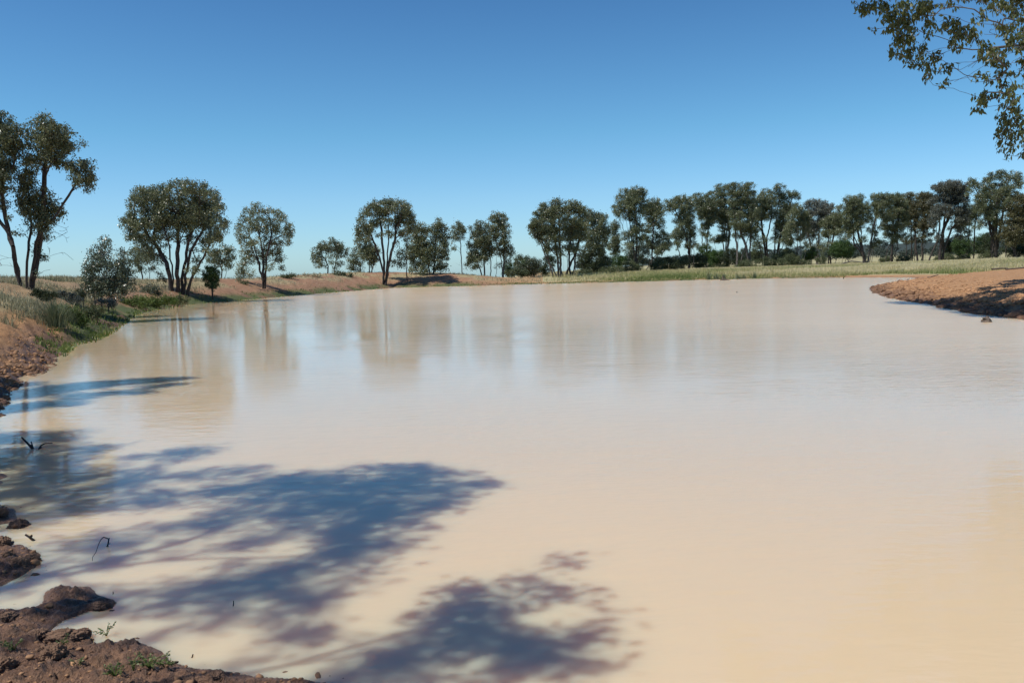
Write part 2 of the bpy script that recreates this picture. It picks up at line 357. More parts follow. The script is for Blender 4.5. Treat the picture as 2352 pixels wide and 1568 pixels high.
# ------------------------------------------------------------------ trees
def grow(name, label, cat, group, base, stems, blobs, leaf, mats, r_base, lai=2.0, seed=0, bare=(), clump=.28, curve=.35, flat=False, hang=.5):
    """stems: list of world polylines; blobs: rows (x,y,z,rx,ry,rz,density). base: world point of the foot."""
    r = np.random.default_rng(seed + 1000)
    base = np.asarray(base, float)
    P = []; par = []; kind = []; dirs = []
    def add(p, pa, k):
        P.append(np.asarray(p, float)); par.append(pa); kind.append(k)
        dirs.append(unit(P[-1] - P[pa]) if pa >= 0 else np.array([0, 0, 1.])); return len(P) - 1
    root = add(base - [0, 0, .35], -1, 0)
    for st in stems:
        pa = root; st = np.asarray(st, float)
        if len(st) > 1: pts = st
        prev = P[root]
        foot = st[0] - [0, 0, .35]
        pa = add(foot, root, 0) if np.linalg.norm(foot - P[root]) > .02 else root
        for a, b in zip(st[:-1], st[1:]):
            L = np.linalg.norm(b - a); n = max(2, int(L / .45))
            for q in range(n):
                t = (q + 1) / n; p = a + (b - a) * t + r.normal(0, .02 * min(L, 2), 3) * (0 if q == n - 1 else 1)
                pa = add(p, pa, 1)
    top = max(p[2] for p in P); h0 = base[2]
    def attach(T, kinds, k, lift, segs):
        A = np.array(P); D = np.array(dirs); K = np.array(kind); v = T - A; d = np.linalg.norm(v, axis=1) + 1e-6
        cosd = (v * D).sum(1) / d
        cost = d * (1.75 - cosd) + np.where(np.isin(K, kinds), 0, 1e6) + np.maximum(A[:, 2] - T[2] + lift * d, 0) * 2.0
        cost += np.where((K == 1) & (A[:, 2] - h0 < .3 * (top - h0)), .5 * d, 0) + np.where(K == 0, 1e5, 0)
        s = int(np.argmin(cost)); p0 = P[s]; L = d[s]
        ctrl = p0 + dirs[s] * L * curve + np.array([0, 0, .08 * L]) + r.normal(0, .06 * L, 3)
        pa = s; n = max(2, min(segs, int(L / .25) + 1))
        for q in range(n):
            t = (q + 1) / n; p = (1 - t) ** 2 * p0 + 2 * t * (1 - t) * ctrl + t * t * T
            if q < n - 1: p = p + r.normal(0, .025 * L / n * 2, 3)
            pa = add(p, pa, k)
        return pa
    B = np.asarray(blobs, float)
    cen = np.array([P[-1][0], P[-1][1], top]) if len(stems) < 2 else np.array(P).mean(0)
    order = np.argsort(np.linalg.norm(B[:, :3] - np.array([np.mean([s[-1][0] for s in stems]), np.mean([s[-1][1] for s in stems]), top]), axis=1))
    for q in order:
        b = B[q]; attach(b[:3] - [0, 0, b[5] * .35], (1, 2), 2, .25, 6)
    for T in bare:
        e = attach(np.asarray(T, float), (1,), 5, .0, 6)
        for _ in range(4): attach(P[e] + r.normal(0, .22, 3), (5,), 5, -.5, 3)
    LP = []; LV = []; ll, lw = leaf; tone = r.normal(.42, .07)
    tips = []
    for q in order:
        b = B[q]; area = math.pi * b[3] * (b[4] if flat else b[5]) * b[6]
        nl = int(area * lai / (ll * lw * .5 * .5)); 
        cs = clump * min(1.0, .55 + .5 * min(b[3], b[5])); nc = max(2, int(area * 1.5 / (cs * cs * 2.2)))
        for c in range(nc):
            v = unit(r.normal(size=3)); v = v * r.uniform(.1, 1) ** .42
            T = b[:3] + v * b[3:6] * 1.0
            if nc <= 60 or c % 2 == 0: attach(T, (2, 3), 3, -.3, 3)
            m = max(3, int(nl / nc * r.uniform(.5, 1.5)))
            pos = T + r.normal(0, 1, (m, 3)) * cs * np.array([.7, .7, .62]); LP.append(pos)
            LV.append(np.clip(r.normal(tone, .13) + r.normal(0, .14, m), 0, 1))
    LP = np.concatenate(LP); LV = np.concatenate(LV); n = len(LP)
    ld = unit(np.array([0, 0, -1.]) * hang + r.normal(0, .55, (n, 3)))
    sc = r.uniform(.65, 1.3, n)
    VL = leaf_quads(LP, ld, ll * sc, lw * sc * r.uniform(.8, 1.2, n), r)
    A = np.array(P); par = np.array(par); K = np.array(kind); nn = len(P)
    acc = np.zeros(nn); ch = np.zeros(nn, int)
    for q in range(nn - 1, 0, -1):
        if acc[q] == 0: acc[q] = 1.0 if K[q] != 5 else .35
        acc[par[q]] += acc[q]
    rr = acc ** (1 / 1.75); trunkmax = rr[1:].max(); rr = rr / trunkmax * r_base
    rr = np.maximum(rr, .004 + .0015 * r_base / .1)
    ok = par >= 0;  q = np.where(ok)[0]
    r1 = rr[q]; r0 = np.minimum(rr[par[q]], np.where(K[par[q]] < 2, r1 * 1.35, r1 * 1.3)); 
    ft = (A[par[q]][:, 2] < h0 + .25); r0 = np.where(ft & (K[par[q]] < 2), r1 * 1.25, r0)
    th = thing(name, tuple(base), label, cat, group)
    VT, IT = tubes(A[par[q]], A[q], r0, r1, 7 if r_base > .1 else 5)
    mesh_obj('trunk', VT - base, 4, IT, MAT[mats[1]], th, None, True)
    mesh_obj('crown', VL - base, 4, np.arange(len(VL)), MAT[mats[0]], th, {'var': np.repeat(LV, 4)})
    return th
LAIK = .85
GROVE_N = 'gum trees of the grove behind the grass flat'
def tree(label, crop, d, stems, blobs, name='gum_tree', cat='tree', group='gum trees around the waterhole', leaf=None, mats=('gum', 'bark'), rpx=5, lai=1.9, bare=(), clump=None, seed=0, depth=.75, foot=None, fill=1.0, **kw):
    """photo-measured tree: crop coordinates put at depth d metres, spread in depth as wide as it is broad"""
    seed = seed or (abs(hash_s(label)) % 9999); r = np.random.default_rng(seed)
    k = CROP[crop][0]
    st0 = cv(crop, *stems[0][0]); g0 = at(*st0, d); x0 = g0[0]; z0 = tz(x0, d)
    err = proj((x0, d, z0))[1] - st0[1]
    if abs(err) > 6: print('foot', label[:40], 'd', d, 'photo y', round(st0[1], 1), 'terrain gives', round(st0[1] + err, 1))
    mpp = d / FPX * 1.0
    ST = []
    for s in stems:
        dd = d + r.uniform(-.3, .3) * (len(stems) > 1); pts = []
        for q, p in enumerate(s):
            w = at(*cv(crop, *p), dd + (r.normal(0, .25) if q else 0)); pts.append(w)
        dz = tz(pts[0][0], pts[0][1]) - pts[0][2]; pts[0][2] += dz
        if len(pts) == 1: pts.append(pts[0] + [0, 0, 1])
        ST.append(pts)
    if group == GROVE_N:
        low = sorted(blobs, key=lambda q: -q[1])[:max(3, len(blobs) // 2)]
        for q in range(3):
            tb = low[int(r.integers(len(low)))]; sx, sy = stems[0][0]; p = at(*cv(crop, sx + r.uniform(-45, 45), sy), d + r.uniform(-1.5, 3)); p[2] = tz(p[0], p[1])
            e = at(*cv(crop, tb[0], tb[1]), d + r.uniform(-1, 1)); mm = p * .45 + e * .55 + [r.normal(0, .3), 0, .2]; ST.append([p, mm, e])
    bx = np.array([b[0] for b in blobs]); cx = (bx.min() + bx.max()) / 2; W = max((bx.max() - bx.min()) / 2, 20) * k * mpp
    rows = []
    for b in blobs:
        off = ((b[0] - cx) * k * mpp) / (W + 1e-6); lim = W * depth * math.sqrt(max(0, 1 - off * off * .8))
        dd = d + r.uniform(-1, 1) * lim
        p = at(*cv(crop, b[0], b[1]), dd); m2 = dd / FPX
        rx, rz = b[2] * k * m2 * 1.08, b[3] * k * m2 * 1.1
        rows.append((p[0], p[1], p[2], rx, (rx + rz) / 2 * 1.15, rz, b[4] if len(b) > 4 else 1.0))
    if fill:
        RW = np.array(rows); more = []
        for p in range(len(RW)):
            for q in range(p + 1, len(RW)):
                dd_ = np.linalg.norm(RW[p, :3] - RW[q, :3]); sr = RW[p, 5] + RW[q, 5] + RW[p, 3] + RW[q, 3]
                if .35 * sr < dd_ < .95 * sr and r.uniform() < .5:
                    t = r.uniform(.35, .65); m = RW[p] * t + RW[q] * (1 - t); m[:3] += r.normal(0, .12, 3) * dd_; m[2] -= .1 * m[5]; m[6] = .42 * fill; more.append(m)
        zt = RW[:, 2].max(); zb = RW[:, 2].min()
        if group == GROVE_N: RW[:, 3] *= 1.22; rows = [tuple(m) for m in RW]
        for p in range(len(RW)):
            if RW[p, 2] > zb + .35 * (zt - zb) and r.uniform() < .6:
                m = RW[p].copy(); m[2] -= m[5] * r.uniform(1.0, 1.7); m[:2] += r.normal(0, .3, 2) * m[3]; m[3:6] *= [.75, .75, 1.0]; m[6] = .40 * fill; more.append(m)
        if group == GROVE_N:
            for q in range(8):
                p = RW[int(r.integers(len(RW)))].copy(); p[2] = z0 + (zt - z0) * r.uniform(.30, .66); p[0] += r.normal(0, .5); p[3:6] = np.array([.9, .9, .65]) * r.uniform(.6, 1.2); p[6] = .75; more.insert(0, p)
        keep8 = more[:8] if group == GROVE_N else []; more = more[len(keep8):]; rows += [tuple(m) for m in keep8]
        r.shuffle(more); rows += [tuple(m) for m in more[:int((1.6 if group == GROVE_N else 1.1) * len(rows))]]
    bw = [at(*cv(crop, *b), d + r.uniform(-.5, .5)) for b in bare]
    if leaf is None: leaf = (.105, .05) if d < 45 else (.15, .07) if d < 90 else (.2, .095)
    if clump is None: clump = .17 if d < 45 else .24 if d < 90 else .30
    base = np.array([ST[0][0][0], ST[0][0][1], ST[0][0][2]])
    return grow(name, label, cat, group, base, ST, rows, leaf, mats, rpx * .72 * k * mpp / 2, lai * LAIK, seed, bw, clump, **kw)
def hash_s(s):
    h = 5381
    for c in s: h = (h * 33 + ord(c)) & 0x7FFFFFFF
    return h
#TREES
BANK = 'gum trees on the left embankment'
MIDT = 'gum trees along the far bank'
GROVE = 'gum trees of the grove behind the grass flat'
# --- left embankment
tree('tall slender gum tree on the left bank, cut by the photo edge, single leaning trunk', 1, 37.5, [[(116, 1006), (88, 900), (68, 760), (30, 620), (8, 480), (12, 300)], [(116, 1006), (60, 720), (-20, 600), (-60, 400)]],
     [(20, 95, 45, 50), (55, 180, 50, 45), (0, 230, 70, 60), (30, 320, 60, 55), (-50, 150, 80, 80), (-130, 200, 80, 90), (-150, 330, 80, 90), (15, 430, 40, 55), (5, 530, 25, 45, .6), (-60, 350, 90, 90), (80, 145, 35, 35), (75, 260, 40, 40, .7), (-60, 470, 70, 50), (30, 600, 20, 25, .4)],
     rpx=30, bare=[(10, 860), (5, 830)], lai=2.0, group=BANK)
tree('double stemmed gum tree on the left bank with an outstretched leafy side limb', 1, 38.5, [[(145, 1012), (140, 900), (150, 780), (165, 640), (150, 480)], [(156, 1012), (182, 900), (205, 760), (222, 600), (232, 430), (245, 260)], [(156, 1012), (205, 700), (270, 630), (330, 540), (385, 455)]],
     [(240, 105, 45, 40), (200, 150, 60, 50), (270, 150, 50, 45), (335, 170, 45, 45), (185, 215, 65, 50), (300, 230, 70, 50), (240, 200, 60, 50), (350, 225, 25, 30), (150, 290, 50, 45, .8), (240, 300, 80, 40), (310, 300, 50, 35), (360, 330, 30, 30), (405, 345, 45, 35), (455, 335, 38, 35), (430, 395, 50, 35), (470, 390, 25, 35), (465, 450, 22, 32), (400, 410, 30, 30), (150, 400, 50, 45), (110, 380, 35, 45, .7), (140, 480, 50, 45), (225, 490, 55, 45), (270, 560, 50, 40), (180, 560, 55, 45), (120, 540, 40, 40, .8), (310, 590, 32, 25), (240, 620, 45, 30), (195, 660, 35, 30, .7), (95, 690, 25, 25, .6), (240, 705, 28, 20), (190, 770, 20, 25, .6), (222, 818, 32, 14), (200, 900, 18, 14, .4)],
     rpx=40, bare=[(340, 665), (335, 705), (320, 795), (250, 740), (215, 900), (300, 690), (105, 700)], lai=1.8, group=BANK)
tree('broad multi stemmed gum with a dense domed crown on the left embankment', 1, 66, [[(905, 1010), (905, 900), (890, 760), (850, 640)], [(903, 1010), (880, 880), (830, 770), (770, 690)], [(932, 1004), (930, 880), (935, 740), (930, 600)], [(955, 1006), (960, 900), (985, 760), (1020, 640)], [(958, 1006), (1000, 790), (1060, 690)], [(978, 1000), (1005, 930), (1040, 870), (1030, 830)]],
     [(755, 490, 55, 40), (830, 480, 55, 38), (930, 448, 55, 35), (985, 450, 40, 35), (1010, 485, 60, 40), (1075, 460, 35, 30), (1110, 500, 40, 40), (705, 545, 40, 50), (790, 555, 70, 50), (880, 540, 80, 55), (980, 550, 80, 55), (1070, 560, 60, 55), (1135, 560, 35, 55), (1150, 640, 40, 45), (1185, 640, 15, 25), (675, 625, 38, 40), (735, 640, 55, 45), (830, 630, 75, 45), (930, 630, 75, 45), (1040, 640, 70, 45), (690, 700, 35, 30), (760, 715, 55, 30), (1115, 710, 40, 35), (1150, 700, 20, 25), (840, 710, 50, 30, .7), (1080, 730, 35, 25, .8), (990, 710, 40, 30, .5), (760, 780, 60, 35, .8), (820, 820, 45, 35, .7), (850, 925, 25, 18), (1010, 885, 28, 24), (1030, 830, 25, 18), (1060, 780, 25, 20, .5), (905, 700, 40, 30, .5)],
     rpx=30, lai=2.0, group=BANK)
tree('thin low gum half hidden behind the broad domed gum, left side', 1, 86, [[(786, 945), (780, 880), (760, 810)], [(758, 945), (740, 890), (715, 850)]],
     [(715, 790, 40, 30), (760, 830, 45, 28), (800, 880, 22, 18, .7), (700, 845, 28, 24), (790, 800, 30, 25), (730, 880, 20, 18, .6), (840, 900, 22, 16, .6)], rpx=10, group=BANK, lai=1.7)
tree('bushy young gum sapling leafy to the ground on the left bank', 1, 44, [[(528, 1035), (535, 900), (540, 760)], [(560, 1038), (600, 930), (630, 840)], [(500, 1030), (480, 940)]],
     [(540, 728, 32, 24, .8), (515, 780, 40, 32, .8), (555, 800, 38, 36, .9), (495, 850, 50, 36), (560, 880, 55, 45), (470, 890, 30, 35, .8), (475, 960, 42, 45), (545, 965, 65, 48), (575, 740, 12, 20, .6), (630, 785, 28, 28, .8), (635, 840, 42, 36, .9), (650, 900, 45, 42), (625, 960, 55, 45), (600, 1015, 55, 32), (520, 1015, 55, 30), (660, 975, 38, 42), (690, 930, 22, 30, .8), (450, 930, 18, 40, .7)],
     rpx=12, mats=('young', 'barkgrey'), lai=1.35, leaf=(.115, .055), group=BANK, name='gum_sapling')
tree('small rounded dark green cypress pine below the domed gum', 1, 68, [[(1113, 998), (1112, 960), (1110, 890)]],
     [(1100, 880, 20, 18, 1.4), (1122, 884, 18, 16, 1.3), (1085, 905, 20, 20, 1.4), (1112, 908, 24, 22, 1.4), (1138, 905, 16, 20, 1.3), (1092, 935, 24, 20, 1.4), (1125, 935, 26, 22, 1.4), (1146, 930, 10, 16, 1.2), (1078, 925, 12, 16, 1.2), (1102, 962, 24, 16, 1.3), (1128, 966, 20, 15, 1.3), (1112, 984, 14, 9, 1.0)], rpx=12, mats=('pine', 'bark'), name='cypress_pine', lai=2.2, leaf=(.09, .05), clump=.16, group='small conifers', depth=.9, hang=-.3, fill=0)
tree('small thin gum on the embankment between the cypress pine and the round crowned gum', 1, 100, [[(1160, 943), (1165, 890), (1150, 830)], [(1178, 943), (1190, 890), (1195, 820)]],
     [(1128, 795, 30, 32), (1175, 785, 35, 30), (1205, 820, 25, 28), (1145, 845, 32, 22), (1105, 840, 18, 32, .8), (1215, 865, 16, 16, .7), (1185, 840, 25, 20, .7), (1200, 780, 18, 20, .8)], rpx=9, group=BANK, lai=1.6)
# --- along the far bank
tree('solitary gum with tall rounded crown above a dark patch of shade on red bank', 2, 81, [[(370, 884), (372, 780), (368, 650), (350, 520), (330, 400)], [(370, 760), (400, 600), (430, 460)], [(370, 700), (300, 560), (250, 440)]],
     [(330, 258, 45, 20), (265, 300, 50, 30), (380, 285, 55, 32), (470, 310, 40, 28), (215, 350, 45, 35), (310, 350, 60, 35), (420, 370, 65, 35), (510, 345, 32, 35), (545, 400, 35, 40), (190, 420, 30, 40), (260, 420, 55, 35), (360, 430, 60, 30, .7), (470, 430, 55, 35), (560, 460, 32, 32), (195, 490, 35, 25), (540, 520, 35, 35), (245, 535, 45, 32), (320, 510, 50, 30, .6), (400, 520, 50, 30, .6), (470, 530, 40, 28, .8), (275, 600, 55, 35), (440, 590, 65, 32), (225, 660, 50, 38, .8), (340, 650, 50, 35, .9), (490, 630, 35, 35), (415, 710, 40, 25, .8), (500, 710, 22, 25), (210, 735, 45, 38, .7), (275, 755, 38, 30, .7), (180, 780, 18, 25, .6)],
     rpx=26, bare=[(290, 790), (470, 790)], group=MIDT, lai=1.5)
tree('small spreading gum alone on the mound crest against open sky', 2, 122, [[(876, 772), (870, 690), (868, 600)], [(838, 768), (845, 700), (800, 620)], [(878, 760), (900, 670), (930, 600)]],
     [(860, 512, 32, 22), (800, 545, 36, 25), (915, 540, 42, 28), (760, 590, 36, 26), (840, 570, 50, 28), (945, 580, 38, 30), (740, 630, 24, 25), (800, 640, 36, 34), (980, 600, 18, 20), (880, 620, 36, 34, .6), (930, 680, 32, 22), (775, 695, 28, 26), (900, 715, 22, 16, .7), (825, 700, 20, 20, .6)], rpx=14, group=MIDT, lai=1.7)
tree('loose pale leaved young gum left of the tall fan shaped gum', 2, 120, [[(1085, 768), (1080, 700), (1060, 620)]],
     [(1020, 655, 36, 34, .8), (1055, 600, 45, 38), (1000, 705, 20, 24, .7), (1070, 680, 42, 34, .8), (1040, 725, 28, 18, .7), (1085, 730, 20, 18, .7)], rpx=11, group=MIDT, lai=1.5)
tree('dark dense gum directly left of the tall fan shaped gum stems', 2, 118, [[(1148, 758), (1145, 680), (1135, 590)], [(1160, 758), (1180, 680), (1185, 620)]],
     [(1080, 515, 34, 34), (1130, 545, 50, 45), (1175, 575, 42, 45), (1150, 630, 50, 40), (1195, 645, 26, 32), (1110, 600, 40, 40), (1170, 690, 25, 18, .6)], rpx=12, group=MIDT, lai=2.3)
tree('tall fan shaped gum with many upright stems on the red bank', 2, 109, [[(1250, 836), (1248, 740), (1215, 620), (1170, 500), (1130, 400)], [(1252, 836), (1255, 700), (1245, 560), (1235, 420), (1225, 330)], [(1262, 836), (1275, 700), (1285, 550), (1290, 400), (1290, 300)], [(1264, 836), (1290, 680), (1325, 540), (1360, 420), (1380, 320)], [(1240, 830), (1200, 760), (1160, 700)]],
     [(1290, 228, 65, 24), (1200, 240, 45, 26), (1155, 275, 45, 35), (1370, 250, 48, 32), (1420, 275, 28, 30), (1110, 325, 42, 42), (1200, 300, 60, 35), (1290, 285, 75, 35), (1390, 310, 60, 42), (1450, 340, 34, 52), (1085, 395, 40, 42), (1075, 455, 32, 32), (1160, 380, 55, 35, .8), (1250, 375, 55, 30, .6), (1350, 380, 60, 40, .8), (1440, 415, 45, 42), (1400, 465, 36, 34, .7), (1200, 455, 40, 30, .45), (1120, 470, 40, 30, .7), (1300, 460, 45, 30, .4), (1345, 535, 22, 25, .5), (1150, 420, 40, 30, .5)],
     rpx=27, group=MIDT, lai=2.0)
tree('thin straight gum just right of the tall fan shaped gum', 2, 111, [[(1421, 818), (1423, 700), (1422, 580), (1432, 460)]],
     [(1455, 400, 38, 38, .8), (1425, 480, 28, 40, .7), (1415, 555, 28, 22, .8), (1365, 595, 34, 20, .8), (1375, 685, 40, 32), (1325, 665, 26, 16, .7), (1310, 700, 14, 24, .7), (1410, 630, 25, 30, .6)], rpx=11, group=MIDT, lai=1.6, bare=[(1390, 770)])
tree('dense dark gum leafy almost to the ground, left of a taller lighter one', 2, 115, [[(1595, 796), (1580, 700), (1540, 600), (1520, 480)], [(1588, 796), (1540, 740), (1500, 680)]],
     [(1520, 415, 38, 36), (1495, 465, 42, 40), (1545, 450, 35, 40), (1530, 530, 55, 42), (1475, 545, 42, 42), (1520, 605, 60, 42), (1455, 635, 32, 34), (1565, 670, 50, 36), (1495, 690, 42, 34), (1580, 600, 35, 45), (1540, 740, 38, 22, .8), (1460, 720, 28, 22, .7)], rpx=14, group=MIDT, lai=2.5)
tree('upright gum with loose peaked crown beside the dense dark gum', 2, 116, [[(1618, 800), (1622, 700), (1630, 560), (1640, 430)], [(1612, 800), (1600, 740), (1580, 700)]],
     [(1640, 385, 34, 36), (1620, 440, 42, 36), (1685, 425, 34, 28), (1650, 480, 45, 32), (1700, 455, 18, 24), (1605, 550, 40, 42), (1680, 535, 40, 36), (1650, 610, 55, 36), (1705, 590, 24, 38), (1640, 690, 42, 42), (1685, 715, 32, 30), (1600, 640, 30, 36, .7), (1715, 655, 15, 22, .6), (1740, 490, 20, 30, .5)], rpx=16, group=MIDT, lai=2.0)
tree('spindly gum with small high crown and one bare thin trunk', 2, 124, [[(1830, 795), (1826, 690), (1818, 570), (1810, 470)]],
     [(1800, 395, 30, 22), (1785, 440, 45, 30), (1832, 425, 28, 28), (1765, 490, 25, 22), (1775, 570, 24, 16), (1845, 465, 14, 20, .7), (1860, 540, 10, 10, .5), (1805, 500, 22, 25, .6)], rpx=10, group=MIDT, lai=1.6, bare=[(1870, 520), (1750, 545), (1800, 690)])
tree('gum with drooping dark foliage and several thin stems right of the spindly gum', 2, 124, [[(1995, 792), (1990, 690), (1975, 560), (1965, 430)], [(1980, 792), (1950, 700), (1925, 600)], [(2035, 790), (2040, 690), (2030, 600)]],
     [(1960, 388, 30, 26), (1930, 430, 45, 32), (1990, 425, 45, 36), (1955, 490, 60, 40), (1910, 550, 38, 45), (1990, 555, 48, 42), (1925, 630, 45, 45), (1885, 640, 22, 50), (1985, 640, 36, 42), (1915, 700, 35, 18, .8), (1870, 690, 20, 35, .7), (2020, 490, 40, 45), (2010, 600, 40, 40, .8)], rpx=16, group=MIDT, lai=2.1)
tree('tall peaked gum with grey bare inner branches at the end of the red bank', 2, 126, [[(2125, 784), (2120, 690), (2105, 600), (2080, 520), (2060, 450)], [(2125, 730), (2140, 560), (2120, 420)], [(2075, 784), (2082, 680), (2080, 600)]],
     [(2100, 328, 42, 24), (2055, 355, 36, 30), (2135, 360, 32, 32), (2095, 405, 50, 32), (2155, 430, 34, 34), (2060, 440, 36, 36), (2150, 510, 38, 40), (2175, 580, 36, 34), (2195, 608, 20, 24), (2095, 500, 55, 42, .6), (2060, 590, 42, 42, .6), (2135, 610, 40, 36, .6), (2160, 660, 25, 22, .6), (2090, 690, 30, 25, .4)], rpx=18, mats=('gum', 'barkgrey'), group=MIDT, lai=1.9)
# --- first clump of the grove
tree('wide spreading gum at the left end of the grove with several pale stems', 3, 124, [[(412, 940), (410, 800), (390, 650), (350, 500)], [(435, 940), (430, 760), (425, 600), (420, 440)], [(460, 938), (455, 780), (440, 640)]],
     [(410, 335, 50, 24), (330, 370, 52, 36), (430, 385, 62, 36), (260, 425, 42, 32), (340, 440, 60, 40), (215, 495, 36, 36), (300, 500, 60, 38), (420, 480, 60, 45), (250, 565, 45, 42), (340, 560, 60, 42), (200, 540, 20, 30, .7), (260, 630, 26, 25, .8), (345, 630, 45, 36), (400, 600, 45, 45, .8), (330, 730, 25, 25, .8), (430, 740, 40, 40, .6), (320, 690, 22, 25, .6)], rpx=24, mats=('gum', 'barkgrey'), group=GROVE, lai=2.1)
tree('dark trunked gum in the middle of the left grove clump', 3, 126, [[(510, 936), (500, 800), (510, 650), (530, 480)], [(525, 936), (550, 820), (560, 720), (590, 560)]],
     [(525, 345, 52, 24), (580, 380, 45, 32), (500, 420, 52, 36), (600, 440, 42, 42), (545, 500, 62, 42), (620, 530, 42, 42), (525, 590, 52, 42), (590, 610, 42, 36), (560, 700, 42, 36, .6), (480, 540, 40, 45), (500, 690, 30, 35, .5)], rpx=24, group=GROVE, lai=2.2)
tree('lower rounded gum on the right shoulder of the left grove clump', 3, 136, [[(606, 905), (600, 800), (640, 680), (690, 560)], [(655, 890), (665, 780), (720, 650)]],
     [(660, 418, 36, 26), (715, 455, 55, 34), (780, 480, 36, 36), (675, 495, 52, 36), (755, 550, 55, 45), (700, 590, 55, 42), (805, 590, 28, 36), (680, 670, 42, 42), (760, 665, 45, 42), (640, 720, 40, 36, .8), (720, 750, 55, 32, .8), (660, 770, 36, 30, .7)], rpx=18, group=GROVE, lai=2.1)
tree('slim lone stemmed gum filling the gap right of the left grove clump', 3, 150, [[(862, 815), (860, 700), (866, 560)]],
     [(872, 505, 30, 26), (850, 545, 26, 24), (885, 545, 22, 25), (868, 590, 26, 28), (880, 640, 18, 30), (888, 700, 28, 28), (850, 740, 22, 20), (905, 725, 16, 18, .7), (845, 680, 18, 20, .7)], rpx=8, group=GROVE, lai=1.8)
tree('tallest gum of the near pair, drooping foliage leaning left over a gap', 3, 142, [[(1040, 888), (1040, 760), (1045, 620), (1035, 480), (1020, 360)], [(1038, 600), (985, 470), (930, 380)], [(1045, 620), (1070, 480), (1070, 330)]],
     [(1050, 228, 45, 22), (1085, 250, 36, 26), (965, 255, 42, 26), (1020, 270, 45, 30), (920, 310, 42, 36), (1005, 325, 52, 36), (1080, 310, 42, 36), (895, 370, 36, 34), (895, 430, 20, 22), (970, 385, 45, 26), (1045, 390, 52, 36), (955, 450, 25, 24, .8), (1020, 470, 45, 36), (1055, 550, 50, 36), (1005, 580, 26, 26), (935, 610, 25, 36, .9), (1015, 655, 20, 22, .7), (860, 390, 16, 26, .7)], rpx=18, group=GROVE, lai=2.0)
tree('shorter rounded gum with two straight trunks, right one of the near pair', 3, 150, [[(1150, 858), (1140, 760), (1125, 660), (1115, 540)], [(1160, 858), (1168, 700), (1175, 540), (1180, 420)]],
     [(1180, 328, 42, 24), (1125, 370, 42, 32), (1210, 375, 36, 34), (1150, 420, 52, 36), (1225, 445, 32, 36), (1180, 490, 52, 28), (1115, 545, 40, 36), (1240, 525, 32, 36), (1105, 610, 32, 26), (1240, 610, 42, 42), (1195, 640, 34, 36), (1270, 695, 38, 36), (1305, 670, 20, 28), (1220, 735, 42, 26), (1140, 690, 25, 30, .6), (1265, 590, 28, 30, .8)], rpx=18, group=GROVE, lai=2.0)
tree('flat topped gum with a V shaped fork right of the near pair', 3, 158, [[(1460, 866), (1462, 760), (1440, 620), (1390, 480), (1345, 390)], [(1466, 866), (1485, 720), (1520, 560), (1540, 420)], [(1463, 760), (1470, 580), (1440, 430)]],
     [(1315, 335, 42, 26), (1395, 305, 45, 26), (1290, 390, 30, 28), (1385, 360, 55, 32), (1465, 320, 45, 32), (1480, 385, 45, 32), (1420, 430, 52, 28), (1375, 480, 36, 26), (1465, 465, 45, 32), (1395, 575, 45, 24), (1440, 615, 52, 30), (1370, 630, 36, 24), (1490, 550, 32, 36, .7), (1490, 670, 28, 26), (1350, 590, 20, 22, .7), (1410, 520, 32, 24, .7), (1360, 710, 14, 16, .5)], rpx=22, group=GROVE, lai=1.9, bare=[(1400, 700), (1420, 720)])
tree('slender gum joining the flat topped gum and the biggest gum', 3, 172, [[(1595, 812), (1590, 700), (1550, 600), (1530, 520)], [(1596, 800), (1605, 640), (1620, 500), (1610, 400)]],
     [(1555, 285, 52, 24), (1620, 305, 45, 34), (1535, 350, 42, 34), (1620, 375, 45, 42), (1575, 440, 45, 36), (1635, 470, 42, 45), (1560, 400, 45, 34), (1600, 530, 32, 30, .6), (1650, 400, 40, 45)], rpx=14, mats=('gum', 'barkgrey'), group=GROVE, lai=2.1)
tree('stout pale trunked gum under the left half of the broadest high crown', 3, 176, [[(1765, 800), (1770, 700), (1790, 590), (1760, 460), (1720, 340)], [(1770, 700), (1720, 600), (1680, 560)]],
     [(1720, 218, 42, 24), (1680, 262, 42, 34), (1750, 262, 55, 32), (1690, 340, 52, 36), (1770, 335, 60, 42), (1720, 420, 52, 34), (1780, 430, 52, 36), (1760, 490, 42, 32), (1665, 640, 42, 24), (1720, 630, 34, 34), (1660, 420, 36, 40), (1700, 480, 34, 30, .7), (1770, 560, 34, 26, .7)], rpx=26, mats=('gum', 'barkpale'), group=GROVE, lai=2.2)
tree('biggest gum of the grove with wide crown and leaning limbs', 3, 160, [[(1845, 835), (1848, 720), (1835, 600), (1830, 470), (1810, 340)], [(1942, 802), (1920, 690), (1880, 600), (1870, 470), (1880, 340)], [(1945, 802), (1955, 640), (1970, 480), (1960, 340)]],
     [(1800, 208, 52, 24), (1880, 205, 52, 24), (1955, 205, 36, 24), (1835, 260, 55, 32), (1910, 262, 55, 34), (1975, 275, 26, 26), (1830, 335, 50, 42), (1900, 350, 60, 42), (1965, 360, 45, 36), (1840, 425, 55, 38), (1925, 450, 52, 42), (1850, 520, 52, 42), (1985, 440, 34, 34), (1955, 575, 45, 32), (1910, 540, 42, 36, .8), (1985, 620, 30, 30, .7)], rpx=26, mats=('gum', 'barkgrey'), group=GROVE, lai=2.2)
